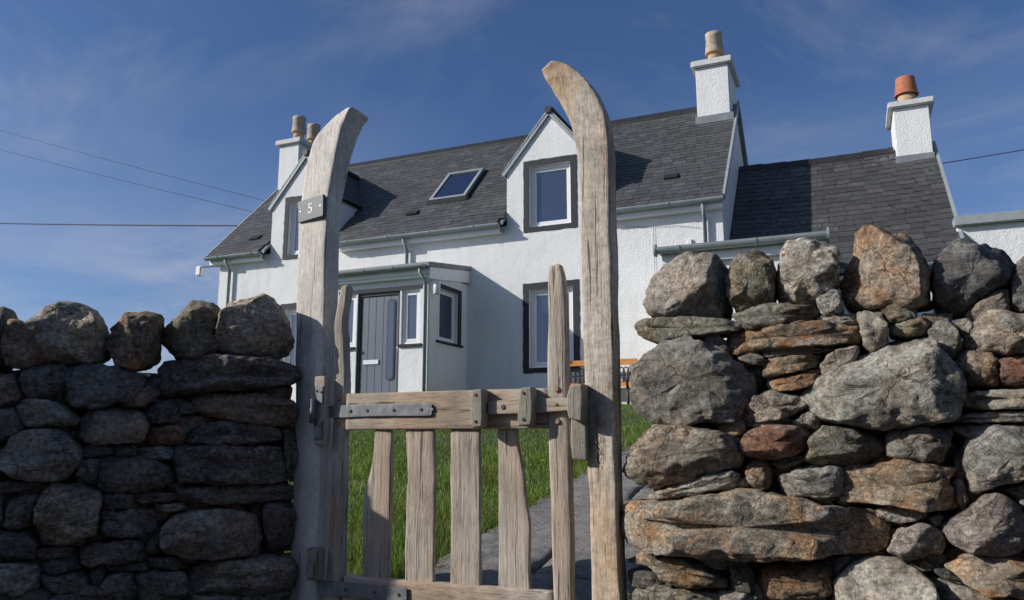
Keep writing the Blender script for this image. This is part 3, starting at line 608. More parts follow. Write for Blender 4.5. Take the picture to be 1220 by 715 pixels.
# ------------------------------------------------------------------ ground
def terr(x, y):
    a = min(max((y - 3.4) / 8.8, 0), 1)
    return 1.28 * a
def ground_sheet():
    xs = sorted(set([-400, -150, -60, -30, -20] + [round(-14 + 0.4*i, 2) for i in range(56)] + [12, 20, 40, 90, 200, 400]))
    ys = sorted(set([-400, -120, -40, -15, -6, -2] + [round(-1 + 0.35*i, 2) for i in range(46)] + [18, 26, 40, 80, 180, 400, 900]))
    V = []; F = []
    for y in ys:
        for x in xs:
            near = 1.0 if (-14 < x < 9 and 3.5 < y < 12) else 0.0
            z = terr(x, y) + near * 0.03 * noise.noise(Vector((x*0.8, y*0.8, 0)))
            V.append((x, y, z - (0.05 if y < 3.2 else 0.0)))
    nx = len(xs)
    for j in range(len(ys)-1):
        for i in range(nx-1):
            F.append((j*nx+i, j*nx+i+1, (j+1)*nx+i+1, (j+1)*nx+i))
    me = bpy.data.meshes.new('ground'); me.from_pydata(V, [], F)
    me.polygons.foreach_set('use_smooth', [True]*len(F))
    m, nt, b = mat('turf_soil'); N = NT(nt)
    ge = N.node('ShaderNodeNewGeometry'); sp = N.node('ShaderNodeSeparateXYZ'); nt.links.new(ge.outputs['Position'], sp.inputs[0])
    mp = N.node('ShaderNodeMapping'); nt.links.new(ge.outputs['Position'], mp.inputs['Vector'])
    g = N.ramp(N.noise(mp.outputs[0], 2.5, 6, 0.7), [(0.3, (0.020, 0.040, 0.009)), (0.7, (0.045, 0.085, 0.015))])
    gr = N.ramp(N.noise(mp.outputs[0], 40, 5, 0.7), [(0.3, (0.030, 0.030, 0.030)), (0.7, (0.062, 0.061, 0.058))])
    f = N.ramp(sp.outputs[1], [(0.0, 0.0), (1.0, 1.0)])
    fac = N.math('GREATER_THAN', sp.outputs[1], 3.15)
    nt.links.new(N.mix(fac, gr, g), b.inputs['Base Color'])
    b.inputs['Roughness'].default_value = 0.95
    nt.links.new(N.bump(N.noise(mp.outputs[0], 60, 4, 0.7), 0.8, 0.02), b.inputs['Normal'])
    o = link('ground', me, m, None, (0, 0, 0)); o['kind'] = 'structure'
ground_sheet()

# path: big worn slabs running straight from the gate to the house
def path():
    m, nt, b = mat('worn_paving'); N = NT(nt)
    ge = N.node('ShaderNodeNewGeometry'); mp = N.node('ShaderNodeMapping'); nt.links.new(ge.outputs['Position'], mp.inputs['Vector'])
    v = mp.outputs[0]
    c = N.ramp(N.noise(v, 5, 6, 0.7, 0.5), [(0.3, (0.20, 0.185, 0.165)), (0.55, (0.33, 0.31, 0.285)), (0.75, (0.44, 0.42, 0.39))])
    c = N.mix(0.8, c, N.ramp(N.noise(v, 55, 4, 0.75), [(0.35, 0.45), (0.5, 1.0), (0.7, 1.3)]), 'MULTIPLY')
    c = N.mix(N.ramp(N.noise(v, 3.1, 5, 0.7), [(0.58, 0.0), (0.7, 0.7)]), c, (0.05, 0.055, 0.035))
    nt.links.new(c, b.inputs['Base Color']); b.inputs['Roughness'].default_value = 0.92
    nt.links.new(N.bump(N.noise(v, 20, 7, 0.8), 1.0, 0.05), b.inputs['Normal'])
    rng = random.Random(4)
    bed = MB()
    ys = [3.05 + 0.3*i for i in range(33)]
    for a, c2 in zip(ys[:-1], ys[1:]):
        bed.quad((-2.2, a, terr(0, a)+0.012), (-0.9, a, terr(0, a)+0.012), (-0.9, c2, terr(0, c2)+0.012), (-2.2, c2, terr(0, c2)+0.012))
    root = bed.build('path', plain('path_bed', (0.06, 0.058, 0.045), 0.95, 0.4, 20), None)
    root['kind'] = 'structure'
    y = 3.16
    while y < 12.4:
        d = rng.uniform(0.6, 1.1)
        cuts = [-2.2] + ([rng.uniform(-1.75, -1.35)] if rng.random() < 0.6 else []) + [-0.9]
        for x0, x1 in zip(cuts[:-1], cuts[1:]):
            n = 14; mbv = []; mbf = []
            for j in range(n+1):
                for i in range(n+1):
                    u, w = i/n, j/n
                    x = x0 + 0.012 + (x1-x0-0.024)*u; yy = y + 0.012 + (d-0.024)*w
                    ed = min(u, 1-u, w, 1-w)
                    x += 0.018*noise.noise(Vector((yy*6, x*3, 2))) * (1 if ed < 0.001 else 0.3)
                    yy += 0.018*noise.noise(Vector((x*6, yy*3, 7))) * (1 if ed < 0.001 else 0.3)
                    z = terr(x, yy) + 0.04 + 0.018*noise.fractal(Vector((x*5, yy*5, 0)), 1.0, 2.0, 4) - (0.012 if ed < 0.02 else 0)
                    mbv.append((x, yy, z))
            for j in range(n):
                for i in range(n):
                    a = j*(n+1)+i; mbf.append((a, a+1, a+n+2, a+n+1))
            k = len(mbv)
            rim = [i for i in range(n+1)] + [j*(n+1)+n for j in range(1, n+1)] + [n*(n+1)+i for i in range(n-1, -1, -1)] + [j*(n+1) for j in range(n-1, 0, -1)]
            for r in rim: mbv.append((mbv[r][0], mbv[r][1], mbv[r][2]-0.035))
            for i in range(len(rim)):
                j = (i+1) % len(rim); mbf.append((rim[j], rim[i], k+i, k+j))
            me = bpy.data.meshes.new('slab'); me.from_pydata(mbv, [], mbf)
            me.polygons.foreach_set('use_smooth', [True]*len(mbf))
            link('slab', me, m, root)
        y += d
path()

# ------------------------------------------------------------------ dry stone walls
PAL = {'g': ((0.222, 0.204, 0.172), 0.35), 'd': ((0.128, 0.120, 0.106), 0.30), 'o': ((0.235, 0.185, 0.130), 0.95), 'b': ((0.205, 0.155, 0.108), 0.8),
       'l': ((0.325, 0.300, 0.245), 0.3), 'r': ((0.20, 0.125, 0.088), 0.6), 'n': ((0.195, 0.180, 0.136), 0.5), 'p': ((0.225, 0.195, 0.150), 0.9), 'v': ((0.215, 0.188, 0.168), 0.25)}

def stone_mesh(poly, yplane, front, back, roundn, seed, res=0.010, amp=1.0):
    """poly: outline (x,z) in metres in the wall plane; the stone swells `front` towards -Y and `back` towards +Y"""
    rng = random.Random(seed)
    if roundn < 0.5: roundn *= 0.65
    P = np.array(poly, float)
    c0 = P.mean(0)
    rel = P-c0; ln = np.linalg.norm(rel, axis=1)[:, None]
    P = c0+rel*(1.02+0.008/ln)
    for it in range(2 if roundn >= 0.5 else 1):
        Q = np.roll(P, -1, 0)
        c = 0.20 if roundn >= 0.5 else 0.12
        P = np.stack([P*(1-c)+Q*c, P*c+Q*(1-c)], 1).reshape(-1, 2)
    seg = np.linalg.norm(np.roll(P, -1, 0)-P, axis=1); per = seg.sum()
    n = int(min(190, max(22, per/res)))
    cum = np.concatenate([[0], np.cumsum(seg)]); t = np.linspace(0, per, n, endpoint=False)
    PP = np.vstack([P, P[:1]])
    O = np.stack([np.interp(t, cum, PP[:, 0]), np.interp(t, cum, PP[:, 1])], 1)
    if roundn < 0.5:      # chipped, uneven outline
        O = O + np.array([[noise.noise(Vector((q[0]*38+seed, q[1]*38, 0.3))), noise.noise(Vector((q[0]*38, q[1]*38+seed, 5.3)))] for q in O])*min(0.006, 0.05*per/6)
    c0 = O.mean(0); U, sv, Vt = np.linalg.svd(O-c0); ax = Vt[0]; ay = Vt[1]
    a = (O-c0)@ax; bb = (O-c0)@ay
    ha, hb = (a.max()-a.min())/2, (bb.max()-bb.min())/2
    ma, mb_ = (a.max()+a.min())/2, (bb.max()+bb.min())/2
    hl = max(ha-hb*0.9, 0)
    cc = c0 + np.outer(np.clip((a-ma)*0.92, -hl, hl)+ma, ax) + mb_*ay
    size = min(hb*2, ha*2)
    front = min(front, 0.55*size+0.015)
    e = 2.6 + (1-roundn)*5.0
    K = int(min(20, max(6, size/res/1.6)))
    KB = max(4, K//2)
    rings = []
    ph = [math.pi/2*(i+0.35)/(K+0.35) for i in range(K)]
    for p in ph: rings.append((math.sin(p)**(2/e), -front*math.cos(p)**(2/e)))
    rings.append((1.0, 0.0))
    for i in range(1, KB+1):
        p = math.pi/2*i/(KB+0.5)
        rings.append((math.cos(p)**(2/3.2), back*math.sin(p)**(2/3.2)))
    V = []
    for s, d in rings:
        q = cc+(O-cc)*s
        V.append(np.stack([q[:, 0], np.full(n, yplane+d), q[:, 1]], 1))
    V = np.concatenate(V)
    # facets: chop with random planes
    cen = np.array([c0[0], yplane, c0[1]])
    nf = rng.randint(11, 17) if roundn < 0.5 else rng.randint(6, 9)
    planes = []
    # one broad, slightly tilted face
    planes.append((rng.uniform(-0.42, 0.10), rng.uniform(-0.20, 0.28), rng.uniform(0.55, 0.78) if roundn < 0.5 else rng.uniform(0.75, 0.9)))
    for _ in range(nf):
        th = rng.uniform(0, 2*math.pi); t_ = math.tan(rng.uniform(0.35, 1.15))
        planes.append((t_*math.cos(th), t_*math.sin(th), rng.uniform(0.72, 0.97)))
    for px_, pz_, kk in planes:
        nv = np.array([px_, -1.0, pz_]); nv /= np.linalg.norm(nv)
        fv = V[:n*(K+1)]
        h = (V-cen)@nv; hm = ((fv-cen)@nv).max(); k = hm*kk
        over = np.clip(h-k, 0, None)
        wgt = np.clip((yplane-V[:, 1])/(front*0.30)+0.15, 0.15, 1)
        V = V - np.outer(over*0.97*wgt, nv)
    # noise
    sx = rng.uniform(0, 100)
    f1 = 1.6/max(size, 0.08)
    nrm = V-cen; nrm[:, 1] *= 1.6; nrm /= np.linalg.norm(nrm, axis=1)[:, None]+1e-6
    a1 = min(0.055*size, 0.018)*amp
    fr = noise.fractal
    disp = np.empty(len(V)); vs = 9.0 if size > 0.14 else 15.0; va = (0.013 if roundn < 0.45 else 0.009)*amp*min(1.0, size/0.12)
    for i, (x, y, z) in enumerate(V):
        p = Vector((x+sx, y+sx*0.7, z))
        q = Vector((x*0.7+sx, y+sx*0.7, z*2.0))
        vd = noise.voronoi(q*vs)[0]
        disp[i] = a1*fr(p*f1*2.2, 1.0, 2.0, 3) + 0.006*amp*(0.5-abs(fr(q*24, 0.75, 2.1, 4))) + va*(vd[1]-vd[0]-0.35)
    V = V + nrm*disp[:, None]
    F = []
    R = len(rings)
    for r in range(R-1):
        for i in range(n):
            j = (i+1) % n
            F.append((r*n+i, r*n+j, (r+1)*n+j, (r+1)*n+i))
    # close the front with a strip of quads across the medial segment, the back with a fan
    VL = [tuple(v) for v in V]
    m0 = V[:n].mean(0); VL.append(tuple(m0)); k = len(VL)-1
    for i in range(n): F.append((k, (i+1) % n, i))
    m1 = V[-n:].mean(0); VL.append(tuple(m1)); k = len(VL)-1
    for i in range(n): F.append((k, (R-1)*n+i, (R-1)*n+(i+1) % n))
    me = bpy.data.meshes.new('stone'); me.from_pydata(VL, [], F)
    bm = bmesh.new(); bm.from_mesh(me); bmesh.ops.recalc_face_normals(bm, faces=bm.faces); bm.to_mesh(me); bm.free()
    me.polygons.foreach_set('use_smooth', [True]*len(me.polygons))
    return me

def add_stone(name, me, code, parent, seed, xf=None):
    rng = random.Random(seed*7+1)
    if xf is not None: me.transform(xf)
    o = link(name, me, M_STONE, parent)
    (r, g, b), al = PAL[code]
    k = rng.uniform(0.92, 1.32); h = rng.uniform(-0.012, 0.012)
    o.color = (max(.02, r*k+h), g*k, max(.02, b*k-h), al*rng.uniform(0.7, 1.1))
    return o

def wall_core(name, x0, x1, y0, y1, z1f, parent, xf=None):
    nx = int((x1-x0)/0.07)+1; V = []; F = []
    prof = 9
    for i in range(nx+1):
        x = x0+(x1-x0)*i/nx; zt = z1f(x)
        loop = [(y0, -0.1), (y0, zt*0.35), (y0, zt*0.7), (y0+0.02, zt-0.03), (y0+(y1-y0)*0.35, zt), (y0+(y1-y0)*0.65, zt), (y1-0.02, zt-0.03), (y1, zt*0.5), (y1, -0.1)]
        for y, z in loop:
            d = 0.03*noise.fractal(Vector((x*9, y*9, z*9)), 1, 2, 3)
            V.append((x, y+d*(1 if y > (y0+y1)/2 else -1), z+d))
    for i in range(nx):
        for k in range(prof):
            j = (k+1) % prof
            F.append((i*prof+k, i*prof+j, (i+1)*prof+j, (i+1)*prof+k))
    F.append(tuple(range(prof))); F.append(tuple(nx*prof+k for k in range(prof))[::-1])
    me = bpy.data.meshes.new(name); me.from_pydata(V, [], F)
    if xf is not None: me.transform(xf)
    bm = bmesh.new(); bm.from_mesh(me); bmesh.ops.recalc_face_normals(bm, faces=bm.faces); bm.to_mesh(me); bm.free()
    link(name, me, M_RUBBLE, parent)

def rubble_face(x0, x1, z0, z1, seed, k_=1.0):
    """random coursed rubble outlines"""
    rng = random.Random(seed); out = []
    z = z0
    while z < z1-0.04:
        h = min(rng.uniform(0.09, 0.2)*k_, z1-z); x = x0
        while x < x1-0.03:
            w = rng.uniform(0.12, 0.42)*k_
            if x+w > x1-0.1*k_: w = x1-x
            if h > 0.14 and rng.random() < 0.3:
                k = rng.uniform(0.4, 0.6); cells = [(x, z, w, h*k), (x, z+h*k, w, h*(1-k))]
            else: cells = [(x, z, w, h)]
            for a, b, c, d in cells:
                g = 0.008; j = lambda: rng.uniform(-0.012, 0.012)
                out.append([(a+g+j(), b+g+j()), (a+c/2, b+g*0.5+j()), (a+c-g+j(), b+g+j()), (a+c-g*0.5, b+d/2), (a+c-g+j(), b+d-g+j()), (a+c/2, b+d-g*0.5+j()), (a+g+j(), b+d-g+j()), (a+g*0.5, b+d/2)])
            x += w
        z += h
    return out

def boulder(x, z, w, h, rng):
    n = 11; return [(x+w/2*math.cos(t)*rng.uniform(0.86, 1.06), z+h/2+h/2*math.sin(t)*rng.uniform(0.86, 1.04)) for t in [2*math.pi*i/n for i in range(n)]]

def build_walls():
    rng = random.Random(11)
    # right-hand wall
    R = empty('dry_stone_wall', (0.1, 3.2, 0), 'sunlit dry stone wall of mixed grey and rust gneiss right of the gate', 'stone wall')
    for i, (k, c, r, p, pts) in enumerate(RIGHT_STONES):
        if k == 'c':
            me = stone_mesh(pts, 3.10, 0.15, 0.20, r, 100+i)
        else:
            me = stone_mesh(pts, 3.04-p*0.3, 0.075+p, 0.20, r, 100+i)
        add_stone('coping_stone' if k == 'c' else 'stone', me, c, R, 100+i)
    for i, pts in enumerate(rubble_face(0.53, 2.6, 0.0, 1.18, 5)):
        add_stone('stone', stone_mesh(pts, 3.04, 0.09+rng.uniform(-.02, .03), 0.15, 0.3, 400+i, 0.03), rng.choice('gggdnlbo'), R, 400+i)
    for i in range(6):
        add_stone('coping_stone', stone_mesh(boulder(0.75+0.33*i, 1.16, 0.3, rng.uniform(.24, .3), rng), 3.1, 0.16, 0.18, 0.4, 460+i, 0.025), rng.choice('gndl'), R, 460+i)
    wall_core('rubble_core', -0.70, 2.6, 3.13, 3.44, lambda x: 1.13, R)
    # low stones filling the foot of the wall below the frame
    for i, pts in enumerate(rubble_face(-0.8, 0.53, -0.05, 0.16, 8)):
        add_stone('stone', stone_mesh(pts, 3.04, 0.08, 0.15, 0.3, 500+i, 0.03), rng.choice('ggdn'), R, 500+i)
    for i, pts in enumerate(rubble_face(-0.74, 0.55, 0.14, 1.12, 31, 0.5)):
        add_stone('pinning_stone', stone_mesh(pts, 3.10, 0.055+rng.uniform(0, .02), 0.10, 0.3, 1500+i, 0.022), rng.choice('gdnbnlo'), R, 1500+i)
    # left-hand wall: runs from the post towards the viewer's left, nearly along the sun
    Lw = empty('dry_stone_wall', (-3.0, 2.6, 0), 'shaded dark dry stone wall left of the gate under round boulders', 'stone wall')
    LX = Matrix.Translation((LW_P0[0], LW_P0[1], 0)) @ Matrix.Rotation(LW_A, 4, 'Z')
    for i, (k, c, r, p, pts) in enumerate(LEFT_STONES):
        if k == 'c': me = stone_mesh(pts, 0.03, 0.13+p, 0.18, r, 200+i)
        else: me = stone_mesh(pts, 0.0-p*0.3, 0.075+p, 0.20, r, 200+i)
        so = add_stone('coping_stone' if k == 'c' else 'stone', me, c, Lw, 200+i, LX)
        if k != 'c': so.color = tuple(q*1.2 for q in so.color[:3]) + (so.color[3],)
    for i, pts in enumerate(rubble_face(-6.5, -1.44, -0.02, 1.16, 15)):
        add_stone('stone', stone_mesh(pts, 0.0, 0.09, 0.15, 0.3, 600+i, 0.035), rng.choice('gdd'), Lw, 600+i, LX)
    for i in range(13):
        add_stone('coping_stone', stone_mesh(boulder(-1.62-0.36*i, 1.12, 0.37, rng.uniform(.28, .36), rng), 0.03, 0.15, 0.18, 0.45, 680+i, 0.025), rng.choice('gndl'), Lw, 680+i, LX)
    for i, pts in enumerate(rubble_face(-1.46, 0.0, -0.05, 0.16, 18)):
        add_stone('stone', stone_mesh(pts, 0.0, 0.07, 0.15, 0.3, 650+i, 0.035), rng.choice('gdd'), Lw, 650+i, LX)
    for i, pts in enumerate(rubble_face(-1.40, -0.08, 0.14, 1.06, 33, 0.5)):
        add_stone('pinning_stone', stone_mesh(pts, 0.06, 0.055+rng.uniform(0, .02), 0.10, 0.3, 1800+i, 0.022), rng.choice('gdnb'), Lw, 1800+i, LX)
    wall_core('rubble_core', -6.5, -0.10, 0.09, 0.38, lambda x: 1.08, Lw, LX)
build_walls()

# ------------------------------------------------------------------ gate and posts
def catmull(P, n):
    P = np.array(P, float); m = len(P); out = []
    ext = np.vstack([2*P[0]-P[1], P, 2*P[-1]-P[-2]])
    tt = np.linspace(0, m-1, n)
    for t in tt:
        i = min(int(t), m-2); u = t-i
        p0, p1, p2, p3 = ext[i], ext[i+1], ext[i+2], ext[i+3]
        out.append(0.5*((2*p1)+(-p0+p2)*u+(2*p0-5*p1+4*p2-p3)*u*u+(-p0+3*p1-3*p2+p3)*u**3))
    return np.array(out)

def timber(name, LR, y0, y1, mtl, parent, e=7.0, nr=None, ns=28, wob=0.0015, seed=0, endround=0.3, capw=0.012, grow=0.0, shear=0.0):
    """sweep a soft-edged rectangle between two traced edges"""
    Lp, Rp = LR
    nr = nr or max(8, 6*len(Lp))
    L = catmull(Lp, nr); R = catmull(Rp, nr)
    V = []; F = []
    yc, hy = (y0+y1)/2, (y1-y0)/2
    # caps: two extra shrunken rings at each end
    dirs = lambda i, j: (lambda d: d/(np.linalg.norm(d)+1e-9))((L[i]+R[i])/2-(L[j]+R[j])/2)
    rings = []
    d0 = dirs(0, 1); d1 = dirs(-1, -2)
    for k, s in ((1.0, 0.55), (0.6, 0.88)): rings.append((L[0]+d0*capw*k*endround, R[0]+d0*capw*k*endround, s))
    for i in range(nr): rings.append((L[i], R[i], 1.0))
    for k, s in ((0.6, 0.88), (1.0, 0.55)): rings.append((L[-1]+d1*capw*k*endround, R[-1]+d1*capw*k*endround, s))
    for ri, (l, r, s) in enumerate(rings):
        c = (l+r)/2; h = (r-l)/2
        gy = grow*max(0, ri/len(rings)-0.6)/0.4
        hy = (y1+gy-y0)/2; yc = (y0+y1+gy)/2
        for k in range(ns):
            a = 2*math.pi*(k+0.5)/ns
            ca, sa = math.cos(a), math.sin(a)
            u = math.copysign(abs(ca)**(2/e), ca); w = math.copysign(abs(sa)**(2/e), sa)
            p = c+h*u*s; y = yc+hy*w*s-shear*u*s
            q = Vector((p[0]*14+seed*3.1, y*14, p[1]*5))
            nv = noise.noise_vector(q)*wob*2 + noise.noise_vector(q*3)*wob*0.8
            V.append((p[0]+nv.x, y+nv.y, p[1]))
    m = len(rings)
    for i in range(m-1):
        for k in range(ns):
            j = (k+1) % ns
            F.append((i*ns+k, i*ns+j, (i+1)*ns+j, (i+1)*ns+k))
    F.append(tuple(range(ns))[::-1]); F.append(tuple((m-1)*ns+k for k in range(ns)))
    me = bpy.data.meshes.new(name); me.from_pydata(V, [], F)
    bm = bmesh.new(); bm.from_mesh(me); bmesh.ops.recalc_face_normals(bm, faces=bm.faces); bm.to_mesh(me); bm.free()
    me.polygons.foreach_set('use_smooth', [len(p.vertices) == 4 for p in me.polygons])
    return link(name, me, mtl, parent)

def stud(name, x, z, y, r, mtl, parent, h=0.006):
    mb = MB(); n = 12
    for rr, d in ((r, 0), (r, h*0.5), (r*0.75, h)):
        for k in range(n):
            a = 2*math.pi*k/n; mb.v.append((x+rr*math.cos(a), y-d, z+rr*math.sin(a)))
    for i in range(2):
        for k in range(n):
            j = (k+1) % n; mb.f.append((i*n+k, i*n+j, (i+1)*n+j, (i+1)*n+k))
    mb.f.append(tuple(2*n+k for k in range(n)))
    return mb.build(name, mtl, parent, smooth=False)

def gate():
    zg = 0
    pr = empty('gate_post', (-0.95, 3.06, 0), 'tall hooked oak gate post, brown lower down, right of the gate', 'gate post')
    timber('post', W_RPOST, 3.0, 3.115, M_POST_R, pr, e=9, nr=90, ns=40, wob=0.0022, seed=1, endround=1.2, shear=0.012)
    timber('catch_block', W_CATCH, 2.925, 3.02, M_OAKG, pr, e=9, seed=3, wob=0.001, endround=0.5)
    timber('catch_plate', W_STOP, 2.972, 3.025, M_OAKG, pr, e=9, seed=4, wob=0.001)
    mb = MB()
    for (x0, z0), (x1, z1) in CARVE:
        d = Vector((x1-x0, 0, z1-z0)); t = Vector((-d.z, 0, d.x)).normalized()*0.0013
        a = Vector((x0, 2.9925, z0)); b = Vector((x1, 2.9925, z1))
        mb.quad(a-t, a+t, b+t, b-t)
    mb.build('carved_marks', M_CARVE, pr)
    pl = empty('gate_post', (-2.28, 3.06, 0), 'tall silvery oak gate post with hooked top, left of the gate', 'gate post')
    timber('post', W_LPOST, 3.0, 3.12, M_POST_L, pl, e=9, nr=90, ns=40, wob=0.0022, seed=2, endround=1.0, grow=0.05, shear=0.019)
    hb = timber('hinge_block', W_HBLOCK, 2.955, 3.0, M_OAK, pl, e=9, seed=5, wob=0.001, endround=0.5)
    # hinge pintle plates
    hx = (W_HBLOCK[0][0][0]+W_HBLOCK[1][0][0])/2
    zt = W_HBLOCK[0][3][1]; zb = W_HBLOCK[0][0][1]
    zs = (W_STRAP[0][0][1]+W_STRAP[1][0][1])/2
    for za, zc in ((zs+0.035, zs+0.115), (zs-0.125, zs-0.035)):
        p = MB().box(hx-0.028, hx+0.018, 2.946, 2.9552, za, zc).build('hinge_plate', M_STEEL, pl, bevel=0.003)
        for q in (-0.017, 0.008): stud('bolt', hx+q, (za+zc)/2+(0.012 if q > 0 else 0.018), 2.946, 0.0055, M_BOLT, p, 0.004)
    MB().tube([(hx-0.03, 2.937, zs-0.055), (hx-0.03, 2.937, zs+0.055)], 0.013, 12).build('hinge_pin', M_STEEL, pl, smooth=True)
    low = MB().box(hx-0.035, hx+0.03, 2.945, 3.0, 0.16, 0.30).build('hinge_block', M_OAKG, pl, bevel=0.006)
    MB().box(hx-0.03, hx+0.016, 2.937, 2.9448, 0.17, 0.24).build('hinge_plate', M_STEEL, pl, bevel=0.003)

    g = empty('wooden_gate', (-1.55, 3.03, 0), 'low weathered oak gate with four pales, strap hinge and sliding latch', 'gate')
    timber('hanging_stile', W_HSTILE, 3.0, 3.055, M_OAK, g, e=5, nr=60, seed=6, wob=0.002, endround=0.8)
    timber('closing_stile', W_CSTILE, 2.995, 3.05, M_OAK, g, e=4, nr=60, seed=7, wob=0.002, endround=1.0)
    timber('top_rail', W_TOPRAIL, 3.0, 3.05, M_OAKX, g, e=9, nr=50, seed=8, wob=0.0026, endround=0.4)
    timber('bottom_rail', W_BOTRAIL, 3.0, 3.05, M_OAKX, g, e=8, nr=50, seed=9, wob=0.003, endround=0.4)
    for i, w in enumerate((W_PALE0, W_PALE1, W_PALE2, W_PALE3)):
        timber('pale', w, 3.018, 3.045, M_OAK, g, e=8, nr=46, seed=20+i, wob=0.0022, endround=0.1)
    k0 = timber('latch_keeper', W_KEEP0, 2.935, 3.0, M_OAKG, g, e=9, seed=11, wob=0.001, endround=0.5)
    k1 = timber('latch_keeper', W_KEEP1, 2.935, 3.0, M_OAKG, g, e=9, seed=12, wob=0.001, endround=0.5)
    for k, w in ((k0, W_KEEP0), (k1, W_KEEP1)):
        cx = (w[0][1][0]+w[1][1][0])/2
        for zz_ in (w[0][0][1]+0.022, w[0][3][1]-0.018): stud('bolt', cx-0.004, zz_, 2.935, 0.007, M_BOLT, k, 0.004)
    timber('latch_bar', W_LATCH, 2.968, 2.992, M_OAKX, g, e=8, seed=13, wob=0.001)
    st = timber('strap_hinge', W_STRAP, 2.9895, 2.9965, M_STEEL, g, e=12, seed=14, wob=0.0004, endround=0.2)
    Ls, Rs = W_STRAP
    for q in (0.32, 0.47, 0.70, 0.93):
        x = Ls[0][0]+(Ls[-1][0]-Ls[0][0])*q; z = (Ls[0][1]+Rs[0][1])/2*(1-q)+(Ls[-1][1]+Rs[-1][1])/2*q
        stud('bolt', x, z, 2.9895, 0.0075, M_BOLT, st, 0.004)
    # decorative tip of the strap
    xe = Ls[-1][0]; ze = (Ls[-1][1]+Rs[-1][1])/2
    MB().prism_y([(xe-0.002, ze-0.028), (xe+0.012, ze-0.020), (xe+0.008, ze-0.010), (xe+0.020, ze), (xe+0.008, ze+0.010), (xe+0.012, ze+0.020), (xe-0.002, ze+0.028)], 2.9898, 2.9962).build('strap_tip', M_STEEL, st)
    # lower strap
    zb = W_BOTRAIL[1][0][1]
    lo = MB().box(hx-0.02, hx+0.46, 2.9895, 2.9965, zb-0.085, zb-0.025).build('strap_hinge', M_STEEL, g, bevel=0.002)
    for q in (0.15, 0.3, 0.42): stud('bolt', hx+q, zb-0.055, 2.9895, 0.0075, M_BOLT, lo, 0.004)
    # pegs in the stiles and rail
    def mid(LR, z):
        xs = [(a[1], (a[0]+b[0])/2) for a, b in zip(*LR)]; xs.sort()
        return float(np.interp(z, [q[0] for q in xs], [q[1] for q in xs]))
    rz = (W_TOPRAIL[0][0][1]+W_TOPRAIL[1][0][1])/2
    for z in (rz+0.06, rz-0.055): stud('peg', mid(W_HSTILE, z), z, 2.9995, 0.011, M_PEG, g, 0.006)
    rz = (W_TOPRAIL[0][-1][1]+W_TOPRAIL[1][-1][1])/2
    for z in (rz+0.075, rz-0.055): stud('peg', mid(W_CSTILE, z), z, 2.994, 0.012, M_PEG, g, 0.007)
    stud('peg', W_LATCH[0][0][0]+0.07, (W_LATCH[0][0][1]+W_LATCH[1][0][1])/2, 2.968, 0.011, M_BOLT, g, 0.004)
    stud('peg', W_LATCH[0][-1][0]-0.055, (W_LATCH[0][-1][1]+W_LATCH[1][-1][1])/2, 2.968, 0.007, M_PEG, g, 0.004)

    # number plate on the left post
    (bl, tl), (br, tr) = W_PLATE
    root = empty('house_number_plate', ((bl[0]+br[0])/2, 2.99, bl[1]), 'dark slate plate with a white 5 screwed to the left gate post', 'number plate')
    MB().prism_y([bl, br, tr, tl], 2.985, 2.9995).build('plate', M_PLATE, root, bevel=0.0015)
    cu = bpy.data.curves.new('numeral', 'FONT'); cu.body = '5'; cu.align_x = 'CENTER'; cu.align_y = 'CENTER'; cu.size = 0.072; cu.extrude = 0.0006; cu.resolution_u = 6
    to = bpy.data.objects.new('tmp', cu); COL.objects.link(to)
    dg = bpy.context.evaluated_depsgraph_get()
    me = bpy.data.meshes.new_from_object(to.evaluated_get(dg)); bpy.data.objects.remove(to)
    cx = (bl[0]+br[0]+tl[0]+tr[0])/4; cz = (bl[1]+br[1]+tl[1]+tr[1])/4
    tilt = math.atan2(br[1]-bl[1], br[0]-bl[0])
    me.transform(Matrix.Translation((cx, 2.9843, cz)) @ Matrix.Rotation(-tilt, 4, 'Y') @ Matrix.Rotation(math.pi/2, 4, 'X'))
    me.materials.clear()
    link('numeral', me, M_WHITE, root)
    w = br[0]-bl[0]
    for s in (-1, 1):
        stud('screw', cx+s*w*0.40, cz+s*w*0.40*math.tan(tilt), 2.985, 0.0045, M_SILVER, root, 0.002)
    root.rotation_euler.z = -math.atan2(0.019, (br[0]-bl[0])/2)
    root.scale.x = 1.2
    root.location.y -= 0.003
gate()

# ------------------------------------------------------------------ house
B = 0.5+CH                      # floor level
def z_(r): return r+CH          # heights measured from the camera

def wall_grid(mb, x0, x1, z0, z1, holes, Y, reveal=0.11, axis='y', skip=None, out=-1):
    """rectangle with rectangular holes and reveals. axis y: x,z plane at Y; axis x: (y,z) plane at X"""
    def P(u, w, d=0): return (u, Y-out*d, w) if axis == 'y' else (Y-out*d, u, w)
    us = sorted(set([x0, x1]+[h for q in holes for h in q[:2]]+([s for q in (skip or []) for s in q[:2]])))
    ws = sorted(set([z0, z1]+[h for q in holes for h in q[2:]]+([s for q in (skip or []) for s in q[2:]])))
    us = [u for u in us if x0 <= u <= x1]; ws = [w for w in ws if z0 <= w <= z1]
    for a, b in zip(us[:-1], us[1:]):
        for c, d in zip(ws[:-1], ws[1:]):
            mx, mz = (a+b)/2, (c+d)/2
            if any(q[0] < mx < q[1] and q[2] < mz < q[3] for q in list(holes)+list(skip or [])): continue
            mb.quad(P(a, c), P(b, c), P(b, d), P(a, d))
    for q in holes:
        a, b, c, d = q
        for (u0, w0), (u1, w1) in (((a, c), (b, c)), ((b, c), (b, d)), ((b, d), (a, d)), ((a, d), (a, c))):
            mb.quad(P(u0, w0), P(u1, w1), P(u1, w1, reveal), P(u0, w0, reveal))

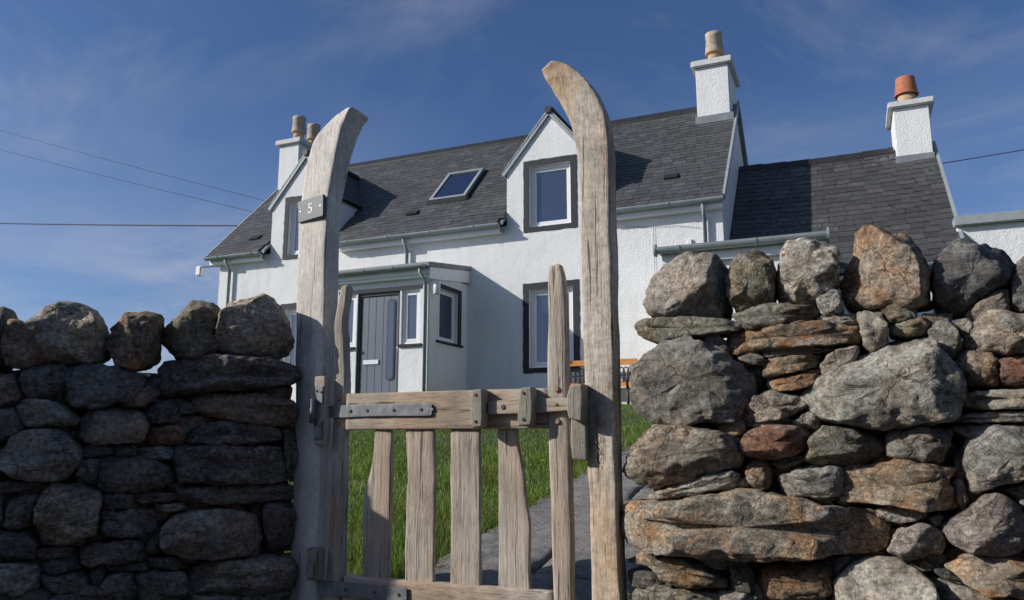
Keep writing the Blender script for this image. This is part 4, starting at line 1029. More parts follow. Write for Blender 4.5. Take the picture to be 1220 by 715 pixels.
def surround(name, x0, x1, z0, z1, bw, Y, parent, seed=0, sides='lrtb'):
    """dark painted margin round an opening, wavering edge, 12 mm proud"""
    rng = random.Random(seed); mb = MB()
    def strip(xa, xb, za, zb):
        L = max(xb-xa, zb-za); n = max(3, int(L/0.07)); hor = (xb-xa) > (zb-za)
        pts = []
        for i in range(n+1):
            t = i/n; j = rng.uniform(-0.007, 0.007)
            if hor: x = xa+(xb-xa)*t; pts.append(((x, za), (x, zb+j)) if za >= z1-0.001 else ((x, za+j), (x, zb)))
            else: z = za+(zb-za)*t; pts.append(((xa+j, z), (xb, z)) if xb <= x0+0.001 else ((xa, z), (xb+j, z)))
        for (p, q), (r, s) in zip(pts[:-1], pts[1:]):
            f = lambda c, d: (c[0], Y-d, c[1])
            mb.quad(f(p, .014), f(r, .014), f(s, .014), f(q, .014))
            mb.quad(f(p, 0), f(r, 0), f(r, .014), f(p, .014)); mb.quad(f(q, 0), f(s, 0), f(s, .014), f(q, .014))
        for (p, q) in (pts[0], pts[-1]):
            mb.quad((p[0], Y, p[1]), (q[0], Y, q[1]), (q[0], Y-.014, q[1]), (p[0], Y-.014, p[1]))
    if 'l' in sides: strip(x0-bw, x0, z0, z1)
    if 'r' in sides: strip(x1, x1+bw, z0, z1)
    if 't' in sides: strip(x0-bw, x1+bw, z1, z1+bw)
    if 'b' in sides: strip(x0-bw, x1+bw, z0-bw*0.8, z0)
    return mb.build(name, M_BAND, parent)

def window(x0, x1, z0, z1, Y, parent, bw=0.12, seed=0, sides='lrtb', fw=0.06, split=None, depth=0.075, sill=False):
    """white frame set back in the opening, glass pane and dark surround as sub-parts"""
    mb = MB(); e = 0.003; yf = Y+depth
    mb.box(x0+e, x0+fw, yf, yf+0.06, z0+e, z1-e); mb.box(x1-fw, x1-e, yf, yf+0.06, z0+e, z1-e)
    mb.box(x0+fw, x1-fw, yf, yf+0.06, z1-fw, z1-e); mb.box(x0+fw, x1-fw, yf, yf+0.06, z0+e, z0+fw)
    # inner sash
    a, b, c, d = x0+fw, x1-fw, z0+fw, z1-fw; s = 0.05
    y2 = yf+0.012
    mb.box(a+e, a+s, y2, y2+0.04, c+e, d-e); mb.box(b-s, b-e, y2, y2+0.04, c+e, d-e)
    mb.box(a+s, b-s, y2, y2+0.04, d-s, d-e); mb.box(a+s, b-s, y2, y2+0.04, c+e, c+s)
    if split: mb.box(split-0.03, split+0.03, y2+0.002, y2+0.042, c+s, d-s)
    w = mb.build('window', M_UPVC, parent, bevel=0.004)
    MB().quad((a+s*0.6, y2+0.022, c+s*0.6), (b-s*0.6, y2+0.022, c+s*0.6), (b-s*0.6, y2+0.022, d-s*0.6), (a+s*0.6, y2+0.022, d-s*0.6)).build('pane', M_GLASS, w)
    if bw: surround('painted_surround', x0, x1, z0, z1, bw, Y, w, seed, sides)
    if sill: MB().box(x0-0.06, x1+0.06, Y-0.06, Y+0.02, z0-0.05, z0-0.002).build('sill', M_BAND, w, bevel=0.006)
    return w

def gutter(parent, x0, x1, y, z, r=0.06, brackets=0.9, name='gutter', mtl=None):
    mtl = mtl or M_GUT
    mb = MB(); n = 9
    for xx in (x0, x1):
        for k in range(n+1):
            a = math.pi+math.pi*k/n; mb.v.append((xx, y+r*math.cos(a), z+r*math.sin(a)))
        for k in range(n, -1, -1):
            a = math.pi+math.pi*k/n; mb.v.append((xx, y+(r-.006)*math.cos(a), z+(r-.006)*math.sin(a)))
    m = 2*(n+1)
    for k in range(m): mb.f.append((k, (k+1) % m, m+(k+1) % m, m+k))
    for b in (0, m):
        mb.f.append(tuple(b+k for k in range(n+1)))
    g = mb.build(name, mtl, parent, smooth=False)
    x = x0+0.35
    rng = random.Random(int(abs(x0)*100))
    while x < x1-0.1:
        h = MB()
        pts = []
        for k in range(n+1):
            a = math.pi+math.pi*k/n; pts.append((y+(r+.009)*math.cos(a), z+(r+.009)*math.sin(a)))
        for k in range(n, -1, -1):
            a = math.pi+math.pi*k/n; pts.append((y+(r+.001)*math.cos(a), z+(r+.001)*math.sin(a)))
        h.prism_x(pts, x-0.022, x+0.022)
        h.build('gutter_bracket', mtl, g)
        x += brackets
    return g

def pipe(parent, pts, r=0.034, name='downpipe', mtl=None, clips=True):
    p = MB().tube(pts, r, 10).build(name, mtl or M_GUT, parent, smooth=True)
    return p

def slate_mesh(w, L, t=0.009):
    mb = MB(); mb.box(-w/2+0.003, w/2-0.003, 0, L, 0, t)
    return mb.mesh('slate', recalc=False)

def slate_roof(parent, x0, x1, ye, ze, pitch, slope_len, expo, wid, mtl, keep, blocked, seed, sag=None):
    """slates on a slope rising in +Y; `keep` of them nearest the camera become parts, the rest one field"""
    rng = random.Random(seed)
    shapes = [slate_mesh(wid*k, expo*2.15) for k in (0.86, 1.0, 1.12)]
    for s in shapes: s.materials.append(mtl)
    widths = [wid*k for k in (0.86, 1.0, 1.12)]
    items = []
    rows = int(slope_len/expo)
    cp, sp = math.cos(pitch), math.sin(pitch)
    for r in range(rows):
        v = r*expo - 0.02
        x = x0 - (wid/2 if r % 2 else 0) + rng.uniform(-0.01, 0.01)
        while x < x1:
            k = rng.randrange(3); w = widths[k]
            xc = x+w/2
            x += w
            if xc-w/2 < x0-0.02 or xc+w/2 > x1+0.03:
                xc = min(max(xc, x0+w/2), x1-w/2+0.005) + rng.uniform(-0.004, 0.004)
            y = ye+v*cp; z = ze+v*sp
            ym = ye+(v+expo*0.5)*cp; zm = ze+(v+expo*0.5)*sp
            if blocked(xc, ym, w): continue
            lift = 0.0165
            if sag: z += sag(xc)
            y -= sp*lift; z += cp*lift
            tilt = pitch-0.052+rng.uniform(-0.012, 0.012)
            M = Matrix.Translation((xc, y, z+rng.uniform(-0.001, 0.003))) @ Matrix.Rotation(tilt, 4, 'X') @ Matrix.Rotation(rng.gauss(0, 0.013), 4, 'Z') @ Matrix.Translation((0, rng.gauss(0, 0.007), 0))
            d2 = (Vector((xc, y, z))-Vector((0, 0, CH))).length
            items.append((d2, k, M))
    items.sort(key=lambda q: q[0])
    inv = Vector(wloc(parent))
    for d2, k, M in items[:keep]:
        o = bpy.data.objects.new('slate', shapes[k]); COL.objects.link(o); o.parent = parent
        o.matrix_local = Matrix.Translation(-inv) @ M
    V = []; F = []
    for d2, k, M in items[keep:]:
        n = len(V); me = shapes[k]
        V += [tuple(M @ v.co) for v in me.vertices]
        F += [tuple(n+i for i in p.vertices) for p in me.polygons]
    return V, F

def chimney_pot(parent, x, y, z, h, r, m1, m2, style=0):
    if style == 0:      # tapered shaft under a flared hood
        prof = [(r*0.98, z), (r*0.88, z+h*0.42), (r*0.88, z+h*0.46)]
        hood = [(r*1.18, z+h*0.44), (r*1.2, z+h*0.50), (r*1.05, z+h*0.86), (r*1.12, z+h*0.88), (r*1.12, z+h), (r*0.8, z+h), (r*0.78, z+h*0.9)]
    else:
        prof = [(r*0.95, z), (r*0.92, z+h*0.5)]
        hood = [(r*1.12, z+h*0.42), (r*1.14, z+h*0.52), (r*0.98, z+h*0.96), (r*0.96, z+h), (r*0.7, z+h), (r*0.68, z+h*0.9)]
    p = MB().lathe(prof, x, y, 24).build('chimney_pot', m1, parent, smooth=True)
    MB().lathe(hood, x, y, 24).build('hood', m2, p, smooth=True)
    MB().lathe([(r*1.22, z+h*0.42), (r*1.26, z+h*0.44), (r*1.22, z+h*0.47)], x, y, 24).build('band', M_BUFF if style == 0 else m2, p, smooth=True)
    return p

def chimney(parent, x0, x1, y0, y1, zb, zt, cap=0.13, over=0.07, pots=()):
    c = MB().box(x0, x1, y0, y1, zb, zt).build('chimney', M_HARL, parent, bevel=0.012)
    MB().box(x0-over, x1+over, y0-over, y1+over, zt-0.003, zt+cap).build('cope', M_CAP, c, bevel=0.015)
    MB().box(x0-0.02, x1+0.02, y0-0.02, y1+0.02, zb+0.0, zb+0.01).build('base', M_LEAD, c)
    for (px, py, h, r, m1, m2, st) in pots:
        chimney_pot(c, px, py, zt+cap-0.01, h, r, m1, m2, st)
    return c

def house():
    H = empty('cottage', (-7.3, 15.5, B), 'white harled cottage with slate roof, dormers and porch behind the gate', 'house')
    XL, XR = -12.80, -1.83
    YF, YB = 13.0, 18.06
    ZE = z_(3.93)
    YE, ZEV, ZR, YR = 12.80, z_(3.98), z_(6.71), 15.53
    D = [(-11.40, -9.66), (-5.79, -4.05)]           # dormer fronts
    ZB = z_(3.93); ZD = z_(4.97); ZA = z_(5.98)
    win_w = 0.83
    # openings: ground floor windows, dormer windows
    GW = [(-10.92, -10.06), (-5.345, -4.495)]
    holes = []
    for a, b in GW: holes.append((a, b, z_(1.24), z_(2.68)))
    dh = []
    for a, b in D:
        c = (a+b)/2; dh.append((c-0.41, c+0.41, z_(3.85), z_(5.03)))
    mb = MB()
    allh = holes+dh
    zl = z_(3.70)
    wall_grid(mb, XL, XR, B-0.4, zl, holes, YF)
    # above: outside the dormers up to the eaves, inside them up to the gablet springing
    xs = [XL, D[0][0], D[0][1], D[1][0], D[1][1], XR]
    for i in range(5):
        if i % 2 == 0: mb.quad((xs[i], YF, zl), (xs[i+1], YF, zl), (xs[i+1], YF, ZB), (xs[i], YF, ZB))
        else:
            j = i//2; a, b = D[j]; h = dh[j]; c = (a+b)/2
            ztop = h[3]+0.0
            wall_grid(mb, a, b, zl, ztop, [(h[0], h[1], h[2], h[3])], YF)
            # gablet above the window head
            xl = a if ztop <= ZD else a+(ztop-ZD)*(c-a)/(ZA-ZD)
            xr = b if ztop <= ZD else b-(ztop-ZD)*(c-a)/(ZA-ZD)
            mb.quad((xl, YF, ztop), (xr, YF, ztop), (c, YF, ZA))
    # gables, back, floor line
    for X in (XL, XR):
        mb.quad((X, YF, B-0.4), (X, YB, B-0.4), (X, YB, ZB), (X, YR, ZR-0.05), (X, YF, ZB))
    mb.quad((XL, YB, B-0.4), (XR, YB, B-0.4), (XR, YB, ZB), (XL, YB, ZB))
    # dormer cheeks
    for a, b in D:
        for X in (a, b):
            yb = YE+(ZD-ZEV)+0.05
            mb.quad((X, YF, ZB), (X, yb, ZB), (X, yb, ZD), (X, YF, ZD))
    me = mb.mesh('wall', recalc=False)
    link('wall', me, M_HARL, H)
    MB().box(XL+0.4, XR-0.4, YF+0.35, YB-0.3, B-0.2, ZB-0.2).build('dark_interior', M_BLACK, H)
    # windows
    for i, (a, b, c, d) in enumerate(holes): window(a, b, c, d, YF, H, 0.115, 30+i)
    for i, (a, b, c, d) in enumerate(dh): window(a, b, c, d, YF, H, 0.115, 40+i)
    # roof deck
    xl, xr = -13.0, -1.765
    cp = 1/math.sqrt(2)
    deck = MB()
    t = 0.06
    cuts = [xl, D[0][0], D[0][1], D[1][0], D[1][1], xr]
    for i in range(5):
        if i % 2 == 0: ya, za = YE, ZEV-0.02
        else: ya, za = YE+0.55, ZEV-0.02+0.55
        deck.prism_x([(ya, za), (YR, ZR), (YB+0.2, ZEV-0.02), (YB+0.2, ZEV-0.02-t), (YR, ZR-t-0.02), (ya, za-t)], cuts[i], cuts[i+1])
    roof = deck.build('roof', M_LEAD, H)
    def blocked(x, y, w):
        for a, b in D:
            c = (a+b)/2; z = ZEV+(y-YE)
            if z < ZD and a-0.04 < x < b+0.04: return True
            if y < 13.1 and a-w*0.46 < x < b+w*0.46: return True
            if ZD-0.05 <= z < ZA+0.02:
                hw = (b-a)/2*(1-(z-ZD)/(ZA-ZD))
                if abs(x-c) < hw-0.05: return True
        if -7.80 < x < -6.92 and 13.56 < y < 14.42: return True
        if x > -2.52 and y > 14.98: return True
        if x < -12.36 and y > 14.98: return True
        return False
    V, F = slate_roof(roof, xl, xr, YE-0.03, ZEV-0.03, rad(45), 3.86, 0.128, 0.21, M_SLATE, 300, blocked, 3)
    # dormer roofs: slopes falling to either side, slated
    rng = random.Random(8)
    for a, b in D:
        c = (a+b)/2; hw = (b-a)/2; sl = math.atan2(ZA-ZD, hw); y0 = YF-0.035
        ov = 0.05
        for s in (-1, 1):
            ex, ez = c+s*(hw+ov), ZD-ov*math.tan(sl)
            yb0 = YE+(ez-ZEV)+0.12; yb1 = YE+(ZA+0.06-ZEV)+0.05
            n0 = Vector((s*math.sin(sl), 0, math.cos(sl)))*0.05
            p = [Vector((ex, y0, ez)), Vector((c, y0, ZA+0.03)), Vector((c, yb1, ZA+0.03)), Vector((ex, yb0, ez))]
            m2 = MB(); q = [v+n0 for v in p]
            m2.quad(*q); m2.quad(*p[::-1])
            for i in range(4):
                j = (i+1) % 4; m2.quad(p[i], p[j], q[j], q[i])
            dr = m2.build('dormer_roof', M_BLACK, H)
            # grey verge board
            vb = MB()
            e0 = Vector((ex, y0-0.012, ez)); e1 = Vector((c+s*0.0, y0-0.012, ZA+0.03)); nn = n0*1.5
            dn = Vector((0, 0, -0.02))
            vb.quad(e0+dn, e1+dn, e1+nn, e0+nn); vb.quad(e0+dn+Vector((0, .045, 0)), e1+dn+Vector((0, .045, 0)), e1+nn+Vector((0, .045, 0)), e0+nn+Vector((0, .045, 0)))
            for u, w in (((e0+dn), (e1+dn)), ((e0+nn), (e1+nn)), ((e0+dn), (e0+nn))):
                vb.quad(u, w, w+Vector((0, .045, 0)), u+Vector((0, .045, 0)))
            vb.build('verge_board', M_TRIM, dr)
            L = hw+ov; Ls = math.hypot(L, ZA+0.03-ez)
            nrow = int(Ls/0.142)
            for r in range(nrow):
                v0 = r*0.142
                px = ex-s*v0*math.cos(sl); pz = ez+v0*math.sin(sl)
                yend = YE+(pz-ZEV)+0.1
                y = y0+(0.0 if r % 2 else -0.02)
                while y < yend:
                    w = 0.235*rng.choice((0.86, 1, 1.12))
                    base = Vector((px, y, pz))+n0*1.25
                    upv = Vector((-s*math.cos(sl-0.05), 0, math.sin(sl-0.05)))*0.3
                    nn2 = Vector((s*math.sin(sl), 0, math.cos(sl)))*0.009
                    A = [base+Vector((0, 0.003, 0)), base+Vector((0, w-0.003, 0)), base+Vector((0, w-0.003, 0))+upv, base+Vector((0, 0.003, 0))+upv]
                    n = len(V); V += [tuple(k) for k in A]+[tuple(k+nn2) for k in A]
                    F += [tuple(n+i for i in q) for q in ((0,3,2,1),(4,5,6,7),(0,1,5,4),(1,2,6,5),(2,3,7,6),(3,0,4,7))]
                    y += w
        # ridge roll and end cap
        MB().tube([(c, y0-0.05, ZA+0.10), (c, YE+(ZA+0.1-ZEV), ZA+0.10)], 0.075, 6).build('dormer_ridge', M_BLACK, H)
    me = bpy.data.meshes.new('slate_field'); me.from_pydata(V, [], F)
    sf = link('slate_field', me, M_SLATE, roof); sf['kind'] = 'stuff'
    # ridge tiles
    x = -12.36
    while x < -2.52:
        w = min(0.45, -2.52-x)
        m3 = MB(); m3.prism_x([(YR-0.15, ZR-0.11), (YR, ZR+0.045), (YR+0.15, ZR-0.11), (YR+0.15, ZR-0.08), (YR, ZR+0.075), (YR-0.15, ZR-0.08)], x+0.004, x+w-0.004)
        m3.build('ridge_tile', M_BLACK, roof); x += w
    # verge trims
    for X in (xl, xr):
        m3 = MB(); m3.prism_x([(YE-0.02, ZEV-0.10), (YR, ZR-0.06), (YR, ZR+0.05), (YE-0.02, ZEV+0.02)], X-0.022, X+0.022); m3.build('verge_trim', M_TRIM, roof)
        m3 = MB(); m3.prism_x([(YB+0.22, ZEV-0.10), (YR+0.001, ZR-0.06), (YR+0.001, ZR+0.05), (YB+0.22, ZEV+0.02)], X-0.022, X+0.022); m3.build('verge_trim', M_TRIM, roof)
    # fascia, gutters
    segs = [(xl+0.0, D[0][0]-0.09), (D[0][1]+0.09, D[1][0]-0.06), (D[1][1]+0.06, xr+0.0)]
    for a, b in segs:
        MB().box(a+0.03, b-0.03, YE+0.05, YE+0.085, ZEV-0.195, ZEV-0.075).build('fascia', M_UPVC, H)
        MB().box(a+0.03, b-0.03, YE+0.085, YF-0.002, ZEV-0.195, ZEV-0.175).build('soffit', M_UPVC, H)
        gutter(H, a, b, YE-0.035, ZEV-0.045, 0.068, 0.95)
    def drop(x, z1, yoff=0.065):
        pipe(H, [(x, YE-0.02, ZEV-0.11), (x, YE-0.02, ZEV-0.17), (x, YF-yoff, ZEV-0.33), (x, YF-yoff, z1)])
    drop(-12.45, B); drop(-7.92, z_(3.2)); drop(-2.12, z_(2.6))
    # slate vents
    for vx, vy in ((-8.03, 13.32), (-2.74, 13.385), (-11.98, 13.18)):
        vz = ZEV+(vy-YE)
        MB().box(-0.13, 0.13, -0.07, 0.09, 0.0, 0.06, Matrix.Translation((vx, vy, vz)) @ Matrix.Rotation(rad(43), 4, 'X')).build('roof_vent', M_BLACK, roof, bevel=0.01)
    # rooflight
    MM = Matrix.Translation((-7.36, 13.57, ZEV+0.77)) @ Matrix.Rotation(rad(45), 4, 'X')
    fr = MB()
    w, L, f = 0.42, 1.19, 0.065
    fr.box(-w, w, 0, f, 0, 0.11, MM); fr.box(-w, w, L-f, L, 0, 0.12, MM)
    fr.box(-w, -w+f, f, L-f, 0, 0.11, MM); fr.box(w-f, w, f, L-f, 0, 0.11, MM)
    ro = fr.build('rooflight', M_TRIM, roof)
    MB().box(-w+f, w-f, f, L-f, 0.05, 0.085, MM).build('pane', M_GLASS, ro)
    m3 = MB(); m3.box(-w-0.06, -w-0.002, -0.05, L+0.06, 0.0, 0.035, MM); m3.box(w+0.002, w+0.06, -0.05, L+0.06, 0, 0.05, MM); m3.box(-w-0.002, w+0.002, -0.06, -0.002, 0, 0.035, MM); m3.box(-w-0.002, w+0.002, L+0.002, L+0.06, 0, 0.06, MM)
    m3.build('flashing', M_BLACK, ro)
    # chimneys
    c1 = chimney(H, -2.50, -1.86, 14.95, 16.10, ZB+1.2, z_(7.34), 0.13, 0.08, [(-2.17, 15.40, 0.78, 0.155, M_BUFF, M_BUFFD, 0)])
    c2 = chimney(H, -13.0, -12.38, 14.95, 16.15, B, z_(7.32), 0.13, 0.08, [(-12.70, 15.30, 0.74, 0.15, M_BUFF, M_BUFFD, 0), (-12.66, 15.85, 0.73, 0.15, M_BUFF, M_BUFFD, 0)])
    for x0, x1 in ((-2.54, -1.80),):
        MB().box(x0, x1, 14.93, 14.95, z_(6.05), z_(6.30)).build('lead_flashing', M_LEAD, c1)
    # ---------------- front porch
    PX0, PX1, PY = -8.65, -6.61, 11.571
    PT = z_(2.86)
    pw = MB()
    dz1 = z_(2.56)
    hd = (-8.09, -7.20, B-0.02, dz1)
    hw1 = (-7.17, -6.80, z_(1.60), dz1); hw2 = (-8.49, -8.12, z_(1.60), dz1)
    wall_grid(pw, PX0, PX1, B-0.3, PT, [hd, hw1, hw2], PY, 0.07)
    sd = (11.93, 12.62, z_(1.70), z_(2.62))
    wall_grid(pw, PY, YF, B-0.3, PT, [sd], PX1, 0.10, axis='x', out=1)
    wall_grid(pw, PY, YF, B-0.3, PT, [], PX0, 0.10, axis='x', out=-1)
    link('porch_wall', pw.mesh('porch_wall', recalc=False), M_HARL, H)
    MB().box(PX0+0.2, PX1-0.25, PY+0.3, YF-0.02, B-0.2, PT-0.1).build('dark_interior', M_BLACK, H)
    window(*hw1, PY, H, 0, 51, fw=0.045, depth=0.04); window(*hw2, PY, H, 0, 52, fw=0.045, depth=0.04)
    MB().box(-7.22, -6.74, PY-0.05, PY+0.0, z_(1.555), z_(1.598)).build('sill', M_BAND, H, bevel=0.006)
    MB().box(-8.55, -8.11, PY-0.05, PY+0.0, z_(1.555), z_(1.598)).build('sill', M_BAND, H, bevel=0.006)
    MB().box(-8.5, -6.76, PY-0.012, PY+0.0, dz1+0.002, dz1+0.07).build('lintel_band', M_BAND, H)
    # side window of the porch: frame, pane, dark reveal band and sill
    y0, y1, a, b = sd
    sw = MB(); X = PX1-0.07
    for q in ((y0+.003, y0+0.07, a, b), (y1-0.07, y1-.003, a, b), (y0+0.07, y1-0.07, a+.003, a+0.07), (y0+0.07, y1-0.07, b-0.07, b-.003)):
        sw.box(X-0.05, X, q[0], q[1], q[2], q[3])
    wv = sw.build('window', M_UPVC, H, bevel=0.004)
    MB().quad((X-0.03, y0+0.06, a+0.06), (X-0.03, y1-0.06, a+0.06), (X-0.03, y1-0.06, b-0.06), (X-0.03, y0+0.06, b-0.06)).build('pane', M_GLASS, wv)
    MB().box(PX1+0.001, PX1+0.013, y1, y1+0.13, a-0.02, b+0.08).build('painted_surround', M_BAND, wv)
    MB().box(PX1+0.001, PX1+0.013, y0-0.02, y1-0.001, b+0.001, b+0.08).build('painted_surround', M_BAND, wv)
    MB().box(PX1-0.01, PX1+0.05, y0-0.12, y1+0.16, a-0.06, a-0.021).build('sill', M_BAND, wv, bevel=0.006)
    # door
    fx0, fx1 = hd[0], hd[1]
    df = MB(); df.box(fx0+.003, fx0+0.055, PY+0.03, PY+0.09, B, dz1-.003); df.box(fx1-0.055, fx1-.003, PY+0.03, PY+0.09, B, dz1-.003); df.box(fx0+0.055, fx1-0.055, PY+0.03, PY+0.09, dz1-0.06, dz1-.003)
    dr = df.build('door', M_BLACK, H, bevel=0.004)
    nb = 5; w = (fx1-fx0-0.11)/nb
    for i in range(nb):
        x = fx0+0.055+w*i
        MB().box(x+0.0025, x+w-0.0025, PY+0.055, PY+0.085, B+0.02, dz1-0.065).build('board', M_DOOR, dr, bevel=0.003)
    MB().box(fx0+0.055, fx1-0.055, PY+0.0605, PY+0.08, B+0.03, dz1-0.07).build('door_core', M_DOOR, dr)
    # slim round-ended light
    def slot(xa, xb, za, zb, n=8):
        r = (xb-xa)/2*0.7; out = []
        for cx, cz, s in ((xb-r, zb-r, 0), (xa+r, zb-r, 1), (xa+r, za+r, 2), (xb-r, za+r, 3)):
            for k in range(n+1):
                t = math.pi/2*(s+k/n); out.append((cx+r*math.cos(t), cz+r*math.sin(t)))
        return out
    gx = -7.40
    MB().prism_y(slot(gx-0.085, gx+0.085, z_(0.99), z_(2.42)), PY+0.043, PY+0.057).build('light_frame', M_BLACK, dr)
    MB().prism_y(slot(gx-0.06, gx+0.06, z_(1.02), z_(2.39)), PY+0.038, PY+0.0425).build('pane', M_GLASS, dr)
    MB().box(-7.96, -7.64, PY+0.035, PY+0.054, z_(1.28), z_(1.36)).build('letterbox', M_SILVER, dr, bevel=0.004)
    MB().tube([(-7.235, PY+0.01, z_(1.48)), (-7.235, PY+0.01, z_(1.60))], 0.013, 8).build('handle', M_SILVER, dr, smooth=True)
    # porch roof: shallow lean-to
    pr = MB(); pr.prism_x([(PY-0.17, z_(2.985)), (YF-0.002, z_(3.22)), (YF-0.002, z_(3.14)), (PY-0.17, z_(2.90))], PX0-0.10, PX1+0.07)
    pro = pr.build('porch_roof', M_LEAD, H)
    MB().box(PX0-0.1, PX1+0.07, PY-0.12, PY-0.09, z_(2.79), z_(2.898)).build('fascia', M_UPVC, pro)
    MB().box(PX0-0.08, PX1-0.002, PY-0.088, PY-0.001, z_(2.74), z_(2.79)).build('soffit', M_UPVC, pro)
    m3 = MB(); m3.prism_x([(PY-0.088, z_(2.70)), (PY-0.088, z_(2.908)), (YF-0.004, z_(3.132)), (YF-0.004, z_(2.90))], PX1+0.002, PX1+0.045)
    m3.build('barge_board', M_UPVC, pro)
    gutter(H, PX0-0.12, PX1+0.02, PY-0.23, z_(2.93), 0.058, 0.6)
    pipe(H, [(PX1-0.08, PY-0.22, z_(2.88)), (PX1-0.08, PY-0.22, z_(2.80)), (PX1-0.05, PY-0.05, z_(2.66)), (PX1-0.05, PY-0.05, B)], 0.032)
    # porch corner lamp
    lp = MB().lathe([(0.05, z_(2.44)), (0.062, z_(2.45)), (0.062, z_(2.66)), (0.05, z_(2.68))], PX1+0.13, PY+0.02, 16).build('wall_lamp', M_LAMP, H, smooth=True)
    MB().tube([(PX1+0.005, PY+0.06, z_(2.70)), (PX1+0.13, PY+0.02, z_(2.70)), (PX1+0.13, PY+0.02, z_(2.675))], 0.014, 8).build('lamp_arm', M_UPVC, lp)
    # lamp at the left corner under the eaves
    lp = MB().box(-13.37, -13.22, 12.84, 12.98, z_(3.58), z_(3.80)).build('wall_lamp', M_LAMP, H, bevel=0.02)
    MB().tube([(XL+0.002, 13.05, z_(3.80)), (-13.1, 12.95, z_(3.79)), (-13.22, 12.91, z_(3.78))], 0.022, 8).build('lamp_arm', M_TRIM, lp)
    # cables on the front wall
    MB().tube([(-3.5, YF-0.02, z_(3.66)), (-3.0, YF-0.02, z_(3.60)), (-2.6, YF-0.02, z_(3.58)), (-2.2, YF-0.02, z_(3.50))], 0.003, 5).build('cable', M_CABLE, H)
    MB().tube([(-3.0, YF-0.02, z_(3.60)), (-3.0, YF-0.02, z_(2.6))], 0.003, 5).build('cable', M_CABLE, H)
    MB().box(-2.42, -2.36, YF-0.04, YF-0.001, z_(3.23), z_(3.32)).build('vent_cover', M_UPVC, H)
    # step
    MB().box(-8.3, -7.0, PY-0.55, PY-0.002, B-0.35, B-0.06).build('door_step', M_CAP, H, bevel=0.01)
house()

